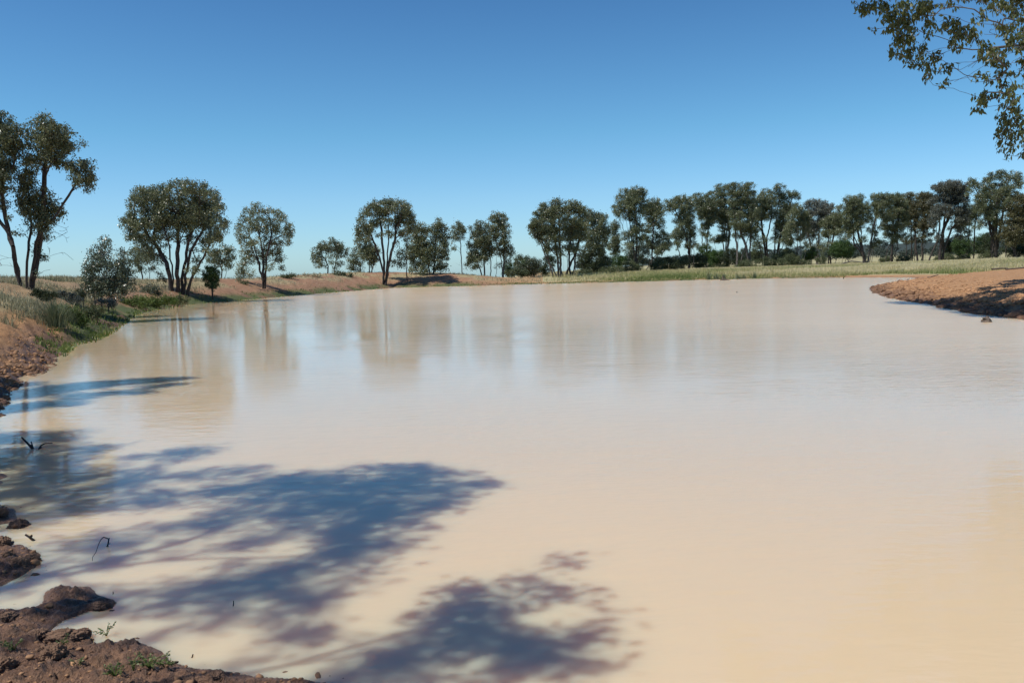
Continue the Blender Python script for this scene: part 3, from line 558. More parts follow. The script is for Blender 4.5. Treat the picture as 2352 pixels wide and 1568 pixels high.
tree('gum with a black trunk leaning left beside the biggest gum', 3, 178, [[(2100, 788), (2085, 680), (2060, 590), (2000, 500)], [(2055, 776), (2030, 690), (2000, 630), (1990, 560)]],
     [(2080, 255, 38, 24), (2055, 310, 45, 34), (2010, 335, 42, 42), (2115, 325, 42, 34), (2050, 390, 52, 36), (2000, 440, 40, 36, .8), (2090, 455, 52, 34), (2135, 410, 36, 34), (2040, 470, 40, 28, .7)], rpx=20, group=GROVE, lai=1.9, bare=[(1980, 540), (2020, 545)])
tree('straight dark gum whose crown reaches right in a feathery spray', 3, 180, [[(2140, 780), (2150, 660), (2160, 540), (2170, 400), (2190, 300)], [(2150, 660), (2220, 470), (2280, 340)], [(2180, 775), (2190, 650), (2200, 560)]],
     [(2190, 218, 42, 28), (2160, 275, 52, 34), (2230, 285, 45, 36), (2300, 268, 42, 22), (2335, 288, 20, 22), (2210, 350, 52, 36), (2180, 430, 52, 42), (2240, 430, 42, 42), (2285, 390, 34, 32), (2200, 530, 42, 50), (2240, 610, 42, 42), (2330, 400, 26, 30, .8), (2170, 600, 25, 40, .6)], rpx=20, group=GROVE, lai=1.9)
# --- right half of the grove
tree('slim paired pale stems with a small crown right of the feathery gum', 4, 164, [[(215, 980), (212, 800), (205, 640)], [(235, 980), (232, 780), (240, 620)]],
     [(205, 508, 42, 30), (170, 560, 50, 42), (245, 560, 45, 42), (290, 595, 34, 32), (215, 635, 50, 34), (150, 630, 30, 40), (228, 730, 42, 42, .6), (130, 700, 34, 40), (120, 790, 40, 50), (275, 650, 40, 40)], rpx=12, mats=('gum', 'barkpale'), group=GROVE, lai=2.0)
tree('grey leaved dome crowned gum with a whitish trunk', 4, 174, [[(380, 965), (385, 850), (395, 740), (400, 600)], [(330, 960), (340, 800), (350, 640)]],
     [(350, 456, 52, 24), (415, 475, 52, 32), (300, 490, 34, 26), (480, 500, 36, 34), (365, 530, 60, 40), (440, 560, 52, 42), (320, 580, 42, 42), (330, 650, 42, 42), (400, 640, 52, 42), (300, 720, 42, 42), (360, 720, 40, 36, .7), (270, 650, 30, 36, .7)], rpx=20, mats=('gumgrey', 'barkpale'), group=GROVE, lai=2.2)
tree('narrow dark gum right beside the grey dome crowned gum', 4, 170, [[(495, 985), (490, 880), (520, 760), (560, 640)], [(480, 985), (470, 820), (490, 680)]],
     [(570, 498, 34, 24), (520, 590, 42, 42), (575, 555, 34, 42), (470, 650, 42, 45), (540, 650, 42, 42), (440, 640, 38, 40), (580, 610, 30, 40), (470, 730, 45, 35, .7), (600, 700, 30, 30, .6), (430, 840, 40, 45, .7)], rpx=18, group=GROVE, lai=2.0)
tree('rounded gum on two crossing black trunks at the grass edge', 4, 158, [[(785, 992), (770, 880), (740, 760), (720, 640)], [(805, 992), (770, 900), (700, 820), (690, 700)]],
     [(745, 415, 40, 26), (665, 435, 42, 34), (700, 475, 52, 38), (775, 480, 45, 38), (640, 510, 34, 42), (720, 545, 70, 40), (815, 545, 34, 42), (680, 610, 45, 42), (755, 625, 52, 34), (650, 690, 34, 34), (710, 690, 40, 30, .6), (630, 600, 32, 40, .8), (660, 750, 34, 25, .6)], rpx=26, group=GROVE, lai=2.2)
tree('gum leaning right with long bare pale limbs, behind the crossing black trunks', 4, 161, [[(818, 990), (830, 880), (870, 760), (920, 660), (950, 560)], [(815, 950), (860, 700), (890, 560), (890, 450)]],
     [(880, 415, 34, 34), (940, 395, 45, 25), (920, 470, 50, 42), (1000, 400, 40, 30), (865, 510, 34, 40), (975, 470, 45, 36), (955, 550, 50, 34, .7), (880, 800, 36, 36), (900, 570, 36, 36, .6), (850, 840, 25, 22, .7)], rpx=20, mats=('gum', 'barkgrey'), group=GROVE, lai=2.0)
tree('full crowned gum with a short branching trunk mid right of the grove', 4, 165, [[(1033, 982), (1030, 870), (1030, 770), (1040, 640)], [(970, 945), (985, 870), (1020, 800), (1060, 700)]],
     [(1080, 395, 42, 25), (1030, 450, 52, 42), (1110, 445, 52, 36), (1060, 530, 70, 42), (1000, 580, 52, 36), (1100, 590, 52, 36), (1040, 665, 52, 36), (960, 670, 26, 36), (1090, 680, 42, 42), (1000, 730, 34, 25, .7), (1060, 740, 34, 26, .7), (1120, 520, 40, 40)], rpx=22, group=GROVE, lai=2.2, bare=[(950, 850), (1075, 860)])
tree('gum with dull olive crown left of the dark brownish gum', 4, 171, [[(1220, 955), (1222, 840), (1215, 740), (1200, 600)], [(1150, 935), (1150, 830), (1160, 700)]],
     [(1180, 395, 45, 25), (1170, 460, 52, 36), (1225, 475, 42, 42), (1160, 550, 52, 42), (1235, 560, 42, 42), (1195, 630, 52, 42), (1150, 640, 40, 36, .8), (1210, 710, 36, 30, .5)], rpx=22, mats=('gumbrown', 'bark'), group=GROVE, lai=2.1)
tree('dark brownish gum with low drooping mass, just left of the great grey tree', 4, 176, [[(1290, 935), (1285, 840), (1300, 720), (1310, 560)], [(1318, 955), (1312, 850), (1310, 740)]],
     [(1265, 405, 45, 26), (1330, 395, 45, 34), (1300, 465, 52, 42), (1375, 435, 42, 42), (1320, 550, 52, 52), (1280, 630, 38, 45), (1310, 670, 34, 42), (1310, 735, 22, 25), (1370, 520, 40, 45)], rpx=18, mats=('gumbrown', 'bark'), group=GROVE, lai=2.3)
tree('great grey green dome crowned tree on two thick leaning black trunks', 4, 156, [[(1436, 940), (1450, 820), (1470, 700), (1520, 580), (1540, 450)], [(1340, 932), (1390, 860), (1430, 760), (1440, 640), (1430, 480)], [(1450, 820), (1540, 690), (1620, 600)]],
     [(1480, 298, 55, 26), (1555, 285, 55, 22), (1625, 305, 45, 28), (1420, 335, 42, 34), (1500, 350, 60, 38), (1590, 355, 60, 40), (1650, 350, 28, 40), (1435, 420, 52, 42), (1540, 430, 70, 48), (1630, 440, 52, 52), (1415, 520, 42, 52), (1490, 510, 50, 40, .6), (1640, 545, 42, 52), (1585, 540, 42, 42), (1400, 590, 42, 42), (1650, 620, 32, 34), (1555, 670, 52, 25, .7), (1600, 610, 40, 30, .7), (1380, 650, 30, 35, .7)], rpx=34, mats=('gumgrey', 'bark'), group=GROVE, lai=2.3)
tree('sparse row of thin straight stems under a small crown right of the great grey tree', 4, 174, [[(1695, 938), (1690, 800), (1695, 640)], [(1725, 935), (1725, 800), (1735, 640)], [(1610, 930), (1612, 800), (1620, 650)]],
     [(1695, 500, 36, 42), (1735, 550, 42, 34), (1700, 575, 42, 40), (1625, 640, 42, 34, .7), (1660, 600, 36, 36, .6), (1745, 620, 36, 25, .5), (1770, 500, 34, 42)], rpx=14, group=GROVE, lai=1.8, bare=[(1760, 640), (1680, 660), (1790, 690)])
tree('highest gum at the right end of the grove with separate leafy tufts on top', 4, 149, [[(1925, 915), (1925, 780), (1930, 620), (1935, 450), (1950, 330)], [(1930, 700), (1850, 540), (1790, 420), (1740, 330)], [(1930, 620), (2000, 450), (2060, 320)]],
     [(1962, 198, 36, 24), (1910, 235, 45, 34), (1840, 265, 36, 25), (2030, 235, 36, 32), (2130, 240, 36, 34), (2130, 295, 26, 25), (1720, 268, 30, 22), (1742, 312, 42, 25), (1690, 355, 26, 25), (1870, 325, 42, 42), (1955, 310, 45, 42), (2040, 345, 52, 42), (1880, 405, 55, 52), (1965, 410, 60, 52), (1800, 430, 52, 42), (2060, 420, 36, 42), (1830, 510, 52, 52), (1930, 520, 62, 52), (1850, 580, 40, 36), (1930, 600, 36, 36), (1780, 500, 36, 45)], rpx=30, group=GROVE, lai=2.2)
tree('brownish bushy gum cut by the right edge of the photo at the grove end', 4, 146, [[(2085, 910), (2090, 780), (2100, 640), (2110, 500)], [(2010, 925), (2010, 830), (2040, 700)]],
     [(2110, 425, 42, 34), (2160, 430, 42, 42), (2080, 490, 52, 52), (2150, 520, 52, 52), (2060, 590, 52, 52), (2140, 620, 52, 52), (2000, 660, 45, 42), (2080, 700, 60, 52), (1990, 745, 52, 52), (2150, 760, 42, 52), (2230, 600, 60, 90), (2230, 480, 50, 60), (2070, 790, 50, 40)], rpx=26, mats=('gumbrown', 'bark'), group=GROVE, lai=2.3)
# --- overhanging tree, trunk outside the frame on the right shore
def overhang():
    d = 27.0; r = np.random.default_rng(99)
    fx = 21.5; fy = 28.5; fz = tz(fx, fy)
    def w(x, y, dd=0): return at(*cv(5, x, y), d + dd)
    limb = [[(fx, fy, fz), (fx - .3, fy, fz + 3.5), (fx - .9, fy - .2, fz + 6.5), w(2200, 260), w(1900, 170), w(1720, 40), w(1560, -20), w(1300, -60), w(1050, -40)],
            [(fx, fy, fz), (fx - .3, fy, fz + 3.5), (fx - .2, fy + .4, fz + 7), w(2300, 500, .5), w(2100, 420, .5), w(2000, 330, .6)],
            [(fx, fy, fz), (fx - .3, fy, fz + 3.5), (fx - .9, fy - .2, fz + 6.5), (fx - 2.5, fy + 1, fz + 11), (fx - 5, fy + 2, fz + 13.5)],
            [(fx, fy, fz), (fx - .3, fy, fz + 3.5), (fx - .9, fy - .2, fz + 6.5), (fx + .5, fy - .5, fz + 12.5)]]
    bl = []
    for b in [(620, 70, 80, 60, .8), (720, 30, 80, 50), (820, 110, 90, 80), (930, 60, 90, 70), (1000, 160, 90, 80), (1100, 80, 90, 90), (1180, 40, 70, 50), (870, 230, 90, 70, .9), (960, 290, 90, 60), (930, 370, 70, 60), (1030, 350, 55, 60, .8), (850, 470, 50, 45, .9), (920, 500, 40, 50, .8), (1010, 480, 50, 60), (1020, 560, 28, 40), (1090, 420, 45, 60, .9), (1110, 490, 30, 40), (1100, 590, 35, 28), (1180, 560, 60, 50), (1200, 640, 40, 40), (1180, 690, 40, 28), (1250, 520, 45, 50, .9), (1330, 640, 28, 60), (1330, 750, 22, 40), (1280, 790, 16, 12), (590, 60, 36, 30, .7), (500, 20, 40, 24, .6), (655, 280, 18, 34, .5), (1170, 180, 60, 80, .7), (1180, 300, 30, 45),
              (1380, 180, 60, 50), (1340, 270, 45, 50, .8), (1460, 260, 80, 60), (1420, 350, 60, 45), (1540, 310, 70, 50), (1600, 350, 55, 50), (1440, 430, 50, 45), (1395, 590, 22, 32), (1580, 200, 40, 50, .5), (1340, 30, 50, 40, .7), (1410, 50, 25, 35, .6), (1680, 130, 28, 80), (1800, 60, 70, 70, .8), (1950, 80, 80, 60, .7),
              (1690, 440, 70, 60), (1780, 500, 60, 60), (1700, 520, 50, 45), (1830, 560, 55, 60), (1890, 600, 30, 45), (1650, 700, 35, 35), (1720, 730, 40, 40), (1820, 690, 40, 70), (1850, 760, 40, 45), (1940, 680, 24, 45), (1970, 780, 24, 30), (1710, 850, 45, 50), (1690, 930, 50, 40), (1640, 980, 40, 30), (1590, 1000, 20, 16), (1605, 870, 16, 36, .6), (1820, 870, 36, 50), (1910, 840, 40, 45), (1960, 910, 45, 50), (1900, 980, 60, 55), (1990, 1010, 50, 50), (1870, 1080, 50, 60), (1960, 1110, 60, 55), (1850, 1180, 40, 60), (1940, 1210, 55, 50), (2030, 1200, 40, 60), (1830, 1260, 40, 40), (1910, 1300, 50, 40), (1960, 1360, 28, 40), (1840, 1370, 30, 24), (1905, 1420, 20, 36), (2040, 1430, 22, 34), (2050, 1100, 45, 70), (2050, 1290, 30, 36),
              (1900, 260, 70, 60, .8), (1950, 350, 60, 60), (2030, 420, 50, 60), (1860, 200, 40, 40, .7), (2000, 200, 60, 60, .7), (2060, 300, 50, 70), (1920, 410, 40, 40), (2120, 600, 90, 120), (2150, 800, 80, 120), (2150, 1000, 80, 120), (2160, 1250, 80, 120), (2140, 350, 80, 100), (1780, 200, 30, 40, .5)]:
        dd = r.uniform(-1.2, 1.2); p = w(b[0], b[1], dd); k = .25 * d / FPX
        bl.append((*p, b[2] * k, (b[2] + b[3]) * .5 * k * 1.2, b[3] * k, b[4] if len(b) > 4 else 1.0))
    # the part of the crown above the frame, which shades the spit
    for q in range(45):
        bl.append((fx + r.uniform(-7, 3), fy + r.uniform(-3, 4.5), fz + r.uniform(11, 14.5), 1.0, 1.0, .8, .9))
    for sx, sy, sr in [(2110, 697, .7), (2160, 692, .8), (2190, 694, .9), (2225, 697, 1.0), (2260, 700, 1.0), (2295, 703, 1.0), (2330, 704, 1.1), (2365, 704, 1.2), (2210, 704, .8), (2250, 711, .8), (2290, 716, .9), (2335, 720, .9), (2262, 672, .45), (2290, 661, .6), (2322, 650, .7), (2352, 642, .8), (2395, 640, 1.1), (2315, 673, .55), (2348, 664, .8), (2295, 685, .45), (2395, 668, 1.1), (2395, 692, 1.1), (2080, 694, .6)]:
        g0 = onground(sx, sy); H = r.uniform(13.8, 14.8); p = g0 + SDIR * ((H - g0[2]) / SDIR[2]); bl.append((*p, sr * 1.3, sr * 1.3, .7, 2.0))
    grow('gum_tree', 'near gum tree whose leafy branches hang into the top right corner', 'tree', 'gum trees around the waterhole', (fx, fy, fz), limb, bl, (.15, .068), ('gumleafy', 'barkgrey'), .12, 1.6, 99, [w(1480, 640), w(1540, 700), w(1740, 300), w(1960, 560), w(2010, 650)], .13, hang=1.3)
MAT['gumleafy'] = leaf_mat('broad_gum_leaf', [(0, (.055, .072, .024)), (.45, (.115, .142, .048)), (.8, (.19, .215, .08)), (1, (.30, .25, .10))], .42, .42)
overhang()
# --- gum outside the frame behind-left of the camera: it throws the big shadow on the near water
def shade_tree():
    r = np.random.default_rng(5); bl = []
    sh = [(880, 1095, 210, 28), (1060, 1120, 110, 22), (720, 1130, 200, 34), (900, 1160, 170, 30), (760, 1190, 180, 34), (640, 1110, 140, 24), (560, 1190, 150, 28, .7), (880, 1220, 120, 40), (800, 1280, 130, 40), (720, 1340, 140, 38), (560, 1330, 190, 34, .8), (400, 1370, 170, 34, .7), (600, 1400, 150, 28, .7), (520, 1090, 110, 18, .6), (400, 1045, 100, 16, .8), (330, 1090, 120, 20, .8), (440, 1140, 130, 24, .7), (260, 1150, 120, 26, .7), (300, 1230, 150, 24, .6), (120, 1300, 170, 20, .8), (-50, 1350, 120, 26, .8), (180, 1400, 130, 30, .7), (480, 1250, 140, 22, .5), (660, 1465, 150, 30, .6), (620, 1510, 100, 20, .5), (400, 1455, 90, 20, .5), (20, 1500, 40, 30, .5), (200, 1250, 110, 20, .5), (60, 1005, 150, 16, 1.2), (120, 1035, 150, 16, 1.2), (40, 1065, 150, 18, 1.2), (160, 1085, 130, 18, 1.2), (60, 1115, 140, 20, 1.1), (190, 1130, 110, 20), (0, 1150, 130, 18, 1.0), (130, 1170, 120, 20, .9), (10, 1200, 130, 22, .7), (1010, 1165, 90, 14, .6),
          (1110, 1420, 110, 40, 1.4), (1160, 1460, 120, 34, 1.3), (980, 1470, 80, 36), (940, 1520, 90, 40), (1080, 1380, 70, 30), (1010, 1430, 70, 30, .7), (1270, 1352, 60, 22), (1210, 1322, 36, 16), (1290, 1300, 38, 14), (1060, 1345, 34, 14), (1280, 1490, 150, 34), (1400, 1420, 60, 22, .7), (1330, 1450, 90, 18, .6), (1180, 1530, 130, 36), (1000, 1545, 150, 30, .6), (880, 1500, 90, 24, .4), (1350, 1540, 90, 26, .8), (760, 1560, 120, 30, .5)]
    for s in sh:
        H = r.uniform(6.6, 8.4) if s[0] < 1000 or s[1] < 1250 else r.uniform(5.2, 6.0)
        g0 = onz(s[0], s[1]); wx = abs(onz(s[0] + s[2], s[1])[0] - g0[0]); wy = abs(onz(s[0], s[1] - s[3])[1] - onz(s[0], s[1] + s[3])[1]) / 2
        c = g0 + SDIR * (H / SDIR[2]); bl.append((c[0], c[1], H, max(.12, wx * .97), max(.12, wy * 1.12), max(.14, min(.4, (wx + wy) * .3)), s[4] if len(s) > 4 else 1.0))
    fx, fy = -8.6, 2.2; fz = tz(fx, fy)
    st = [[(fx, fy, fz), (fx + .2, fy, fz + 2), (fx + .8, fy + .4, fz + 4.2), (-6.6, 4.4, 6.4)], [(fx, fy, fz), (fx + .2, fy, fz + 2), (fx + 1.2, fy - .3, fz + 3.8), (-5.8, 1.4, 5.0)], [(fx, fy, fz), (fx + .2, fy, fz + 2), (fx + .2, fy + 1.2, fz + 4.5), (-8.6, 5.2, 6.6)]]
    grow('gum_tree', 'gum tree left of the camera that throws the large dappled shadow on the near water', 'tree', 'gum trees around the waterhole', (fx, fy, fz), st, bl, (.10, .05), ('gum', 'bark'), .055, 1.45, 5, (), .19, flat=True)
    # a second one farther along the left shore: the blue band of shade across the calm corner
    bl = []
    for s in [(60, 905, 90, 16), (150, 890, 90, 14), (240, 882, 80, 11), (320, 876, 70, 9), (390, 871, 50, 5), (100, 930, 80, 12), (0, 940, 80, 14), (200, 908, 70, 10, .7), (300, 900, 60, 7, .6), (380, 884, 60, 4, .8), (-60, 915, 100, 18), (-120, 935, 100, 18), (20, 886, 60, 10)]:
        H = r.uniform(5.5, 6.8); g0 = onz(s[0], s[1]); wx = abs(onz(s[0] + s[2], s[1])[0] - g0[0]); wy = abs(onz(s[0], s[1] - s[3])[1] - onz(s[0], s[1] + s[3])[1]) / 2
        c = g0 + SDIR * (H / SDIR[2]); bl.append((c[0], c[1], H, wx * .9, max(.25, wy * .9), .5, (s[4] if len(s) > 4 else 1.0) * 1.5))
    fx, fy = -14.4, 13.6; fz = tz(fx, fy)
    grow('gum_tree', 'gum tree beyond the left edge whose shadow bands the calm corner', 'tree', 'gum trees around the waterhole', (fx, fy, fz), [[(fx, fy, fz), (fx + .4, fy, fz + 2.2), (fx + 1, fy + .2, fz + 4)]], bl, (.11, .055), ('gum', 'bark'), .10, 2.2, 6, (), .2, flat=True)
shade_tree()
# ------------------------------------------------------------------ bushes
UND = 'bushes under the grove'
def bush(label, crop, d, blobs, mat='scrub', group=UND, name='bush', leaf=None, lai=1.7, hang=.1, clump=None, cat='bush', depth=.9, seed=0):
    seed = seed or abs(hash_s(label)) % 9999; r = np.random.default_rng(seed); k = CROP[crop][0]; mpp = d / FPX
    bx = np.mean([b[0] for b in blobs]); p0 = at(*cv(crop, bx, blobs[0][1]), d); z = tz(p0[0], d)
    base = np.array([p0[0], d, z]); rows = []; ST = []
    for b in blobs:
        dd = d + r.uniform(-.5, .5) * b[2] * k * mpp; p = at(*cv(crop, b[0], b[1]), dd); rx, rz = b[2] * k * dd / FPX, b[3] * k * dd / FPX
        if group == UND: rx *= 1.12; rz *= 1.18
        gz_ = tz(p[0], dd); p[2] = max(p[2], gz_ + rz * .45)
        rows.append((p[0], p[1], p[2], rx, (rx + rz) / 2, rz, b[4] if len(b) > 4 else 1.0))
        ft = np.array([base[0] + (p[0] - base[0]) * .5, base[1] + (p[1] - base[1]) * .5, 0]); ft[2] = tz(ft[0], ft[1])
        ST.append([ft, ft * .4 + p * .6])
    if leaf is None: leaf = (.05, .03) if d < 50 else (.09, .055) if d < 90 else (.15, .09)
    if clump is None: clump = .14 if d < 50 else .2 if d < 90 else .3
    return grow(name, label, cat, group, base, ST, rows, leaf, (mat, 'bark'), max(.015, .02 * rows[0][3]), lai * 1.3, seed, (), clump, hang=hang)
LB = 'low shrubs on the left bank'
bush('low dark rounded shrub at the foot of the double stemmed gum', 8, 35.5, [(430, 540, 100, 55), (490, 560, 70, 45), (380, 520, 50, 50), (340, 550, 30, 40)], 'dark', LB, hang=-.6, lai=2.2)
bush('silver grey saltbush cushion left of the young sapling', 8, 38, [(700, 560, 80, 35), (620, 530, 60, 30), (760, 590, 50, 25)], 'silver', LB, lai=1.6)
bush('second silver saltbush, below the young sapling', 8, 40, [(1060, 620, 70, 40), (980, 600, 50, 28), (1120, 600, 40, 28)], 'silver', LB, lai=1.6)
bush('small upright olive shrub between the saltbush and the sapling', 8, 40, [(770, 520, 45, 42), (820, 540, 35, 30)], 'scrub', LB, hang=-.6)
bush('fresh green leafy thicket behind the big sedge tuft', 8, 30.5, [(640, 700, 90, 55), (730, 720, 80, 60), (560, 680, 60, 45), (790, 790, 70, 45), (690, 790, 80, 45)], 'green', LB, hang=-.3, lai=1.8, leaf=(.07, .035))
bush('grey green twiggy shrub on the point above the calm corner', 8, 34.5, [(880, 690, 70, 45), (960, 700, 50, 50), (900, 740, 80, 40)], 'scrub', LB, hang=-.6)
bush('bright green waterside thicket below the domed gum, left part', 8, 52, [(1320, 600, 80, 50), (1240, 630, 70, 35), (1400, 610, 70, 55)], 'green', LB, hang=-.2, lai=1.9)
bush('bright green waterside thicket below the domed gum, right part', 8, 55, [(1520, 600, 80, 50), (1620, 590, 80, 45), (1470, 630, 70, 35), (1700, 600, 50, 35)], 'green', LB, hang=-.2, lai=1.9)
bush('dull green shrub in front of the domed gum trunks', 8, 62, [(1480, 480, 75, 50), (1420, 500, 45, 40), (1540, 510, 45, 35)], 'young', LB)
bush('round olive shrub at the right end of the waterside thicket', 8, 58, [(1790, 590, 60, 45), (1740, 610, 40, 30)], 'scrub', LB, hang=-.4)
bush('low green mound of shrub on the crest right of the round crowned gum', 2, 93, [(565, 785, 50, 20), (530, 790, 35, 14)], 'scrub', 'low shrubs on the embankment crest', hang=-.4)
bush('low dull shrub on the crest left of the mound gum', 2, 100, [(765, 782, 38, 16), (690, 795, 30, 10)], 'bankgrass', 'low shrubs on the embankment crest', hang=-.6)
bush('wide low grey green shrub on the crest under the mound gum', 2, 108, [(930, 765, 55, 20), (985, 770, 45, 18)], 'scrub', 'low shrubs on the embankment crest', hang=-.4)
bush('small dark shrub on the slope right of the cypress pine', 2, 80, [(225, 855, 36, 16)], 'scrub', 'low shrubs on the embankment crest', hang=-.4)
for lab, dd, bl, mt in [
    ('upright dark green bush at the end of the red bank', 132, [(2165, 715, 36, 40), (2180, 750, 40, 25)], 'bright'),
    ('round grey green bush against the sky left of the grove', 142, [(2260, 660, 42, 45), (2245, 690, 36, 30)], 'scrub'),
    ('glossy green bush overlapping the round grey green one', 136, [(2315, 700, 50, 55), (2270, 740, 50, 30), (2345, 740, 45, 30)], 'bright')]:
    bush(lab, 2, dd, bl, mt)
for lab, dd, bl, mt in [
    ('lumpy green bush at the foot of the wide spreading gum', 134, [(190, 840, 60, 50), (250, 860, 50, 50), (120, 870, 50, 40)], 'young'),
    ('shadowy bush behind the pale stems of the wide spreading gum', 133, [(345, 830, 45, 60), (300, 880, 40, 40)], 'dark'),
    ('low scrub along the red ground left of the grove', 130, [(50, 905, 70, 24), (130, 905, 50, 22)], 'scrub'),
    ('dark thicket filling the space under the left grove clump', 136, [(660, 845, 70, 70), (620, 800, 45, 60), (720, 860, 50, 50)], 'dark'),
    ('olive bush right of the dark thicket', 139, [(790, 835, 60, 55), (760, 800, 42, 40)], 'scrub'),
    ('bright leafed bush in the gap under the slim lone gum', 145, [(895, 815, 55, 50), (930, 800, 34, 36)], 'bright'),
    ('low olive scrub before the bright leafed bush', 134, [(870, 885, 70, 34), (780, 900, 60, 28)], 'scrub'),
    ('low scrub at the grass edge under the dark thicket', 130, [(640, 905, 55, 26), (560, 910, 40, 22)], 'scrub'),
    ('grey leaved wattle wrapped around the trunk of the tallest gum', 146, [(980, 745, 45, 55), (1085, 745, 60, 75), (1010, 800, 50, 40)], 'young'),
    ('soft green rounded bush right below the tallest gum', 140, [(985, 860, 60, 40), (1060, 860, 40, 34)], 'scrub'),
    ('low dark bush below the shorter rounded gum', 146, [(1225, 835, 50, 40), (1180, 860, 42, 28)], 'scrub'),
    ('dark dome bush left of the flat topped gum trunk', 150, [(1305, 830, 60, 55), (1340, 850, 40, 36)], 'dark'),
    ('grey olive bush touching the flat topped gum trunk', 152, [(1395, 830, 55, 50), (1420, 800, 36, 36)], 'scrub'),
    ('large dark bush right of the flat topped gum trunk', 160, [(1535, 815, 65, 65), (1570, 850, 50, 36)], 'dark'),
    ('bright green rounded wilga bush behind the large dark bush', 172, [(1590, 740, 65, 45), (1640, 760, 50, 50)], 'bright'),
    ('mid green wilga bush under the stout pale gum', 168, [(1690, 775, 60, 55), (1660, 830, 50, 36)], 'bright'),
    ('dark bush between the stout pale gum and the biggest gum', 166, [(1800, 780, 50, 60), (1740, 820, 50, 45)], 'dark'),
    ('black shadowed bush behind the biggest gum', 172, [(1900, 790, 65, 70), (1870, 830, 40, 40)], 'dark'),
    ('low green scrub at the feet of the biggest gum', 154, [(1930, 840, 60, 36), (1880, 850, 40, 24)], 'scrub'),
    ('grey green bush seen between the black leaning trunks', 182, [(2010, 720, 45, 65), (1990, 780, 40, 40)], 'scrub'),
    ('low scrub under the black trunked gums', 158, [(2065, 820, 60, 36), (2170, 825, 70, 32)], 'scrub'),
    ('wide low scrub under the feathery gum', 160, [(2270, 805, 60, 45), (2330, 810, 45, 36)], 'scrub')]:
    bush(lab, 3, dd, bl, mt)
for lab, dd, bl, mt in [
    ('big umbrella shaped dark green wilga with a visible forked stem', 160, [(600, 850, 95, 50, 1.3), (550, 880, 60, 45, 1.3), (640, 890, 60, 45, 1.3), (590, 820, 60, 30, 1.3)], 'pine'),
    ('bright green bush left of the umbrella shaped wilga', 166, [(325, 900, 45, 50), (300, 930, 40, 40)], 'bright'),
    ('dark scrub left of the bright green bush', 164, [(165, 935, 55, 45), (60, 930, 65, 40), (110, 900, 40, 36)], 'scrub'),
    ('small low scrub between the umbrella shaped wilga and paired pale stems', 160, [(290, 985, 42, 22), (420, 950, 40, 36)], 'scrub'),
    ('grey green bush under the full crowned gum', 170, [(960, 955, 45, 22), (1000, 940, 30, 22)], 'scrub'),
    ('low wide green bush under the dull olive gum', 166, [(1110, 955, 65, 24), (1170, 945, 40, 22)], 'scrub'),
    ('low green bush at the foot of the great grey tree', 164, [(1500, 935, 55, 26), (1430, 945, 36, 18)], 'scrub'),
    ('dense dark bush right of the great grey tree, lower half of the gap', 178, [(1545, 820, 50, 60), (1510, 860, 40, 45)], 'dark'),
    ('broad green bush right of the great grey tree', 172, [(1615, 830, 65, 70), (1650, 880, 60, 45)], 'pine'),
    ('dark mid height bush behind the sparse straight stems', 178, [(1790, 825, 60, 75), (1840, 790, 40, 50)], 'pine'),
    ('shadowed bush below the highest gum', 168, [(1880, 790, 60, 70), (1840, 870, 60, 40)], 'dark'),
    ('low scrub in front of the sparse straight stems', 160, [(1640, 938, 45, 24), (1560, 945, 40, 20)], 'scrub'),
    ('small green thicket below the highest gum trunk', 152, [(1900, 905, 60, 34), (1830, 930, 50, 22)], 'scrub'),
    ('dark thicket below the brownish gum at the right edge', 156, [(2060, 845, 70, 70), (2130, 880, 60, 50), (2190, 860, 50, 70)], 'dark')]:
    bush(lab, 4, dd, bl, mt)
# ------------------------------------------------------------------ grass
def blades(name, xs, ys, h, w, mat, var, kind='stuff', parent=None, z=None, lean=.35, r=rng, attrs=True):
    n = len(xs); z = terrain(xs, ys) if z is None else z
    a = r.uniform(0, 2 * np.pi, n); side = np.stack([np.cos(a), np.sin(a), np.zeros(n)], 1); b = r.uniform(0, 2 * np.pi, n); l = np.abs(r.normal(0, lean, n))
    d1 = unit(np.stack([np.cos(b) * l * .6, np.sin(b) * l * .6, np.ones(n)], 1)); d2 = unit(np.stack([np.cos(b) * l * 1.8, np.sin(b) * l * 1.8, np.ones(n)], 1))
    p = np.stack([xs, ys, z - .02], 1); H = h[:, None]; W = w[:, None]
    m = p + d1 * H * .55; t = m + d2 * H * .45
    v0, v1, v2, v3, v4, v5 = p - side * W / 2, p + side * W / 2, m + side * W * .4, m - side * W * .4, t + side * W * .08, t - side * W * .08
    V = np.stack([v0, v1, v2, v3, v4, v5], 1).reshape(-1, 3)
    idx = (np.array([[0, 1, 2, 3], [3, 2, 4, 5]])[None] + (np.arange(n) * 6)[:, None, None]).reshape(-1)
    o = mesh_obj(name, V, 4, idx, MAT[mat], parent, {'var': np.repeat(var, 6)})
    if kind: o['kind'] = kind
    return o
def polar(n, u0, u1, r0, r1):
    u = rng.uniform(u0, u1, n); y = np.exp(rng.uniform(math.log(r0), math.log(r1), n)); return (u - PX) / FPX * y, y, u
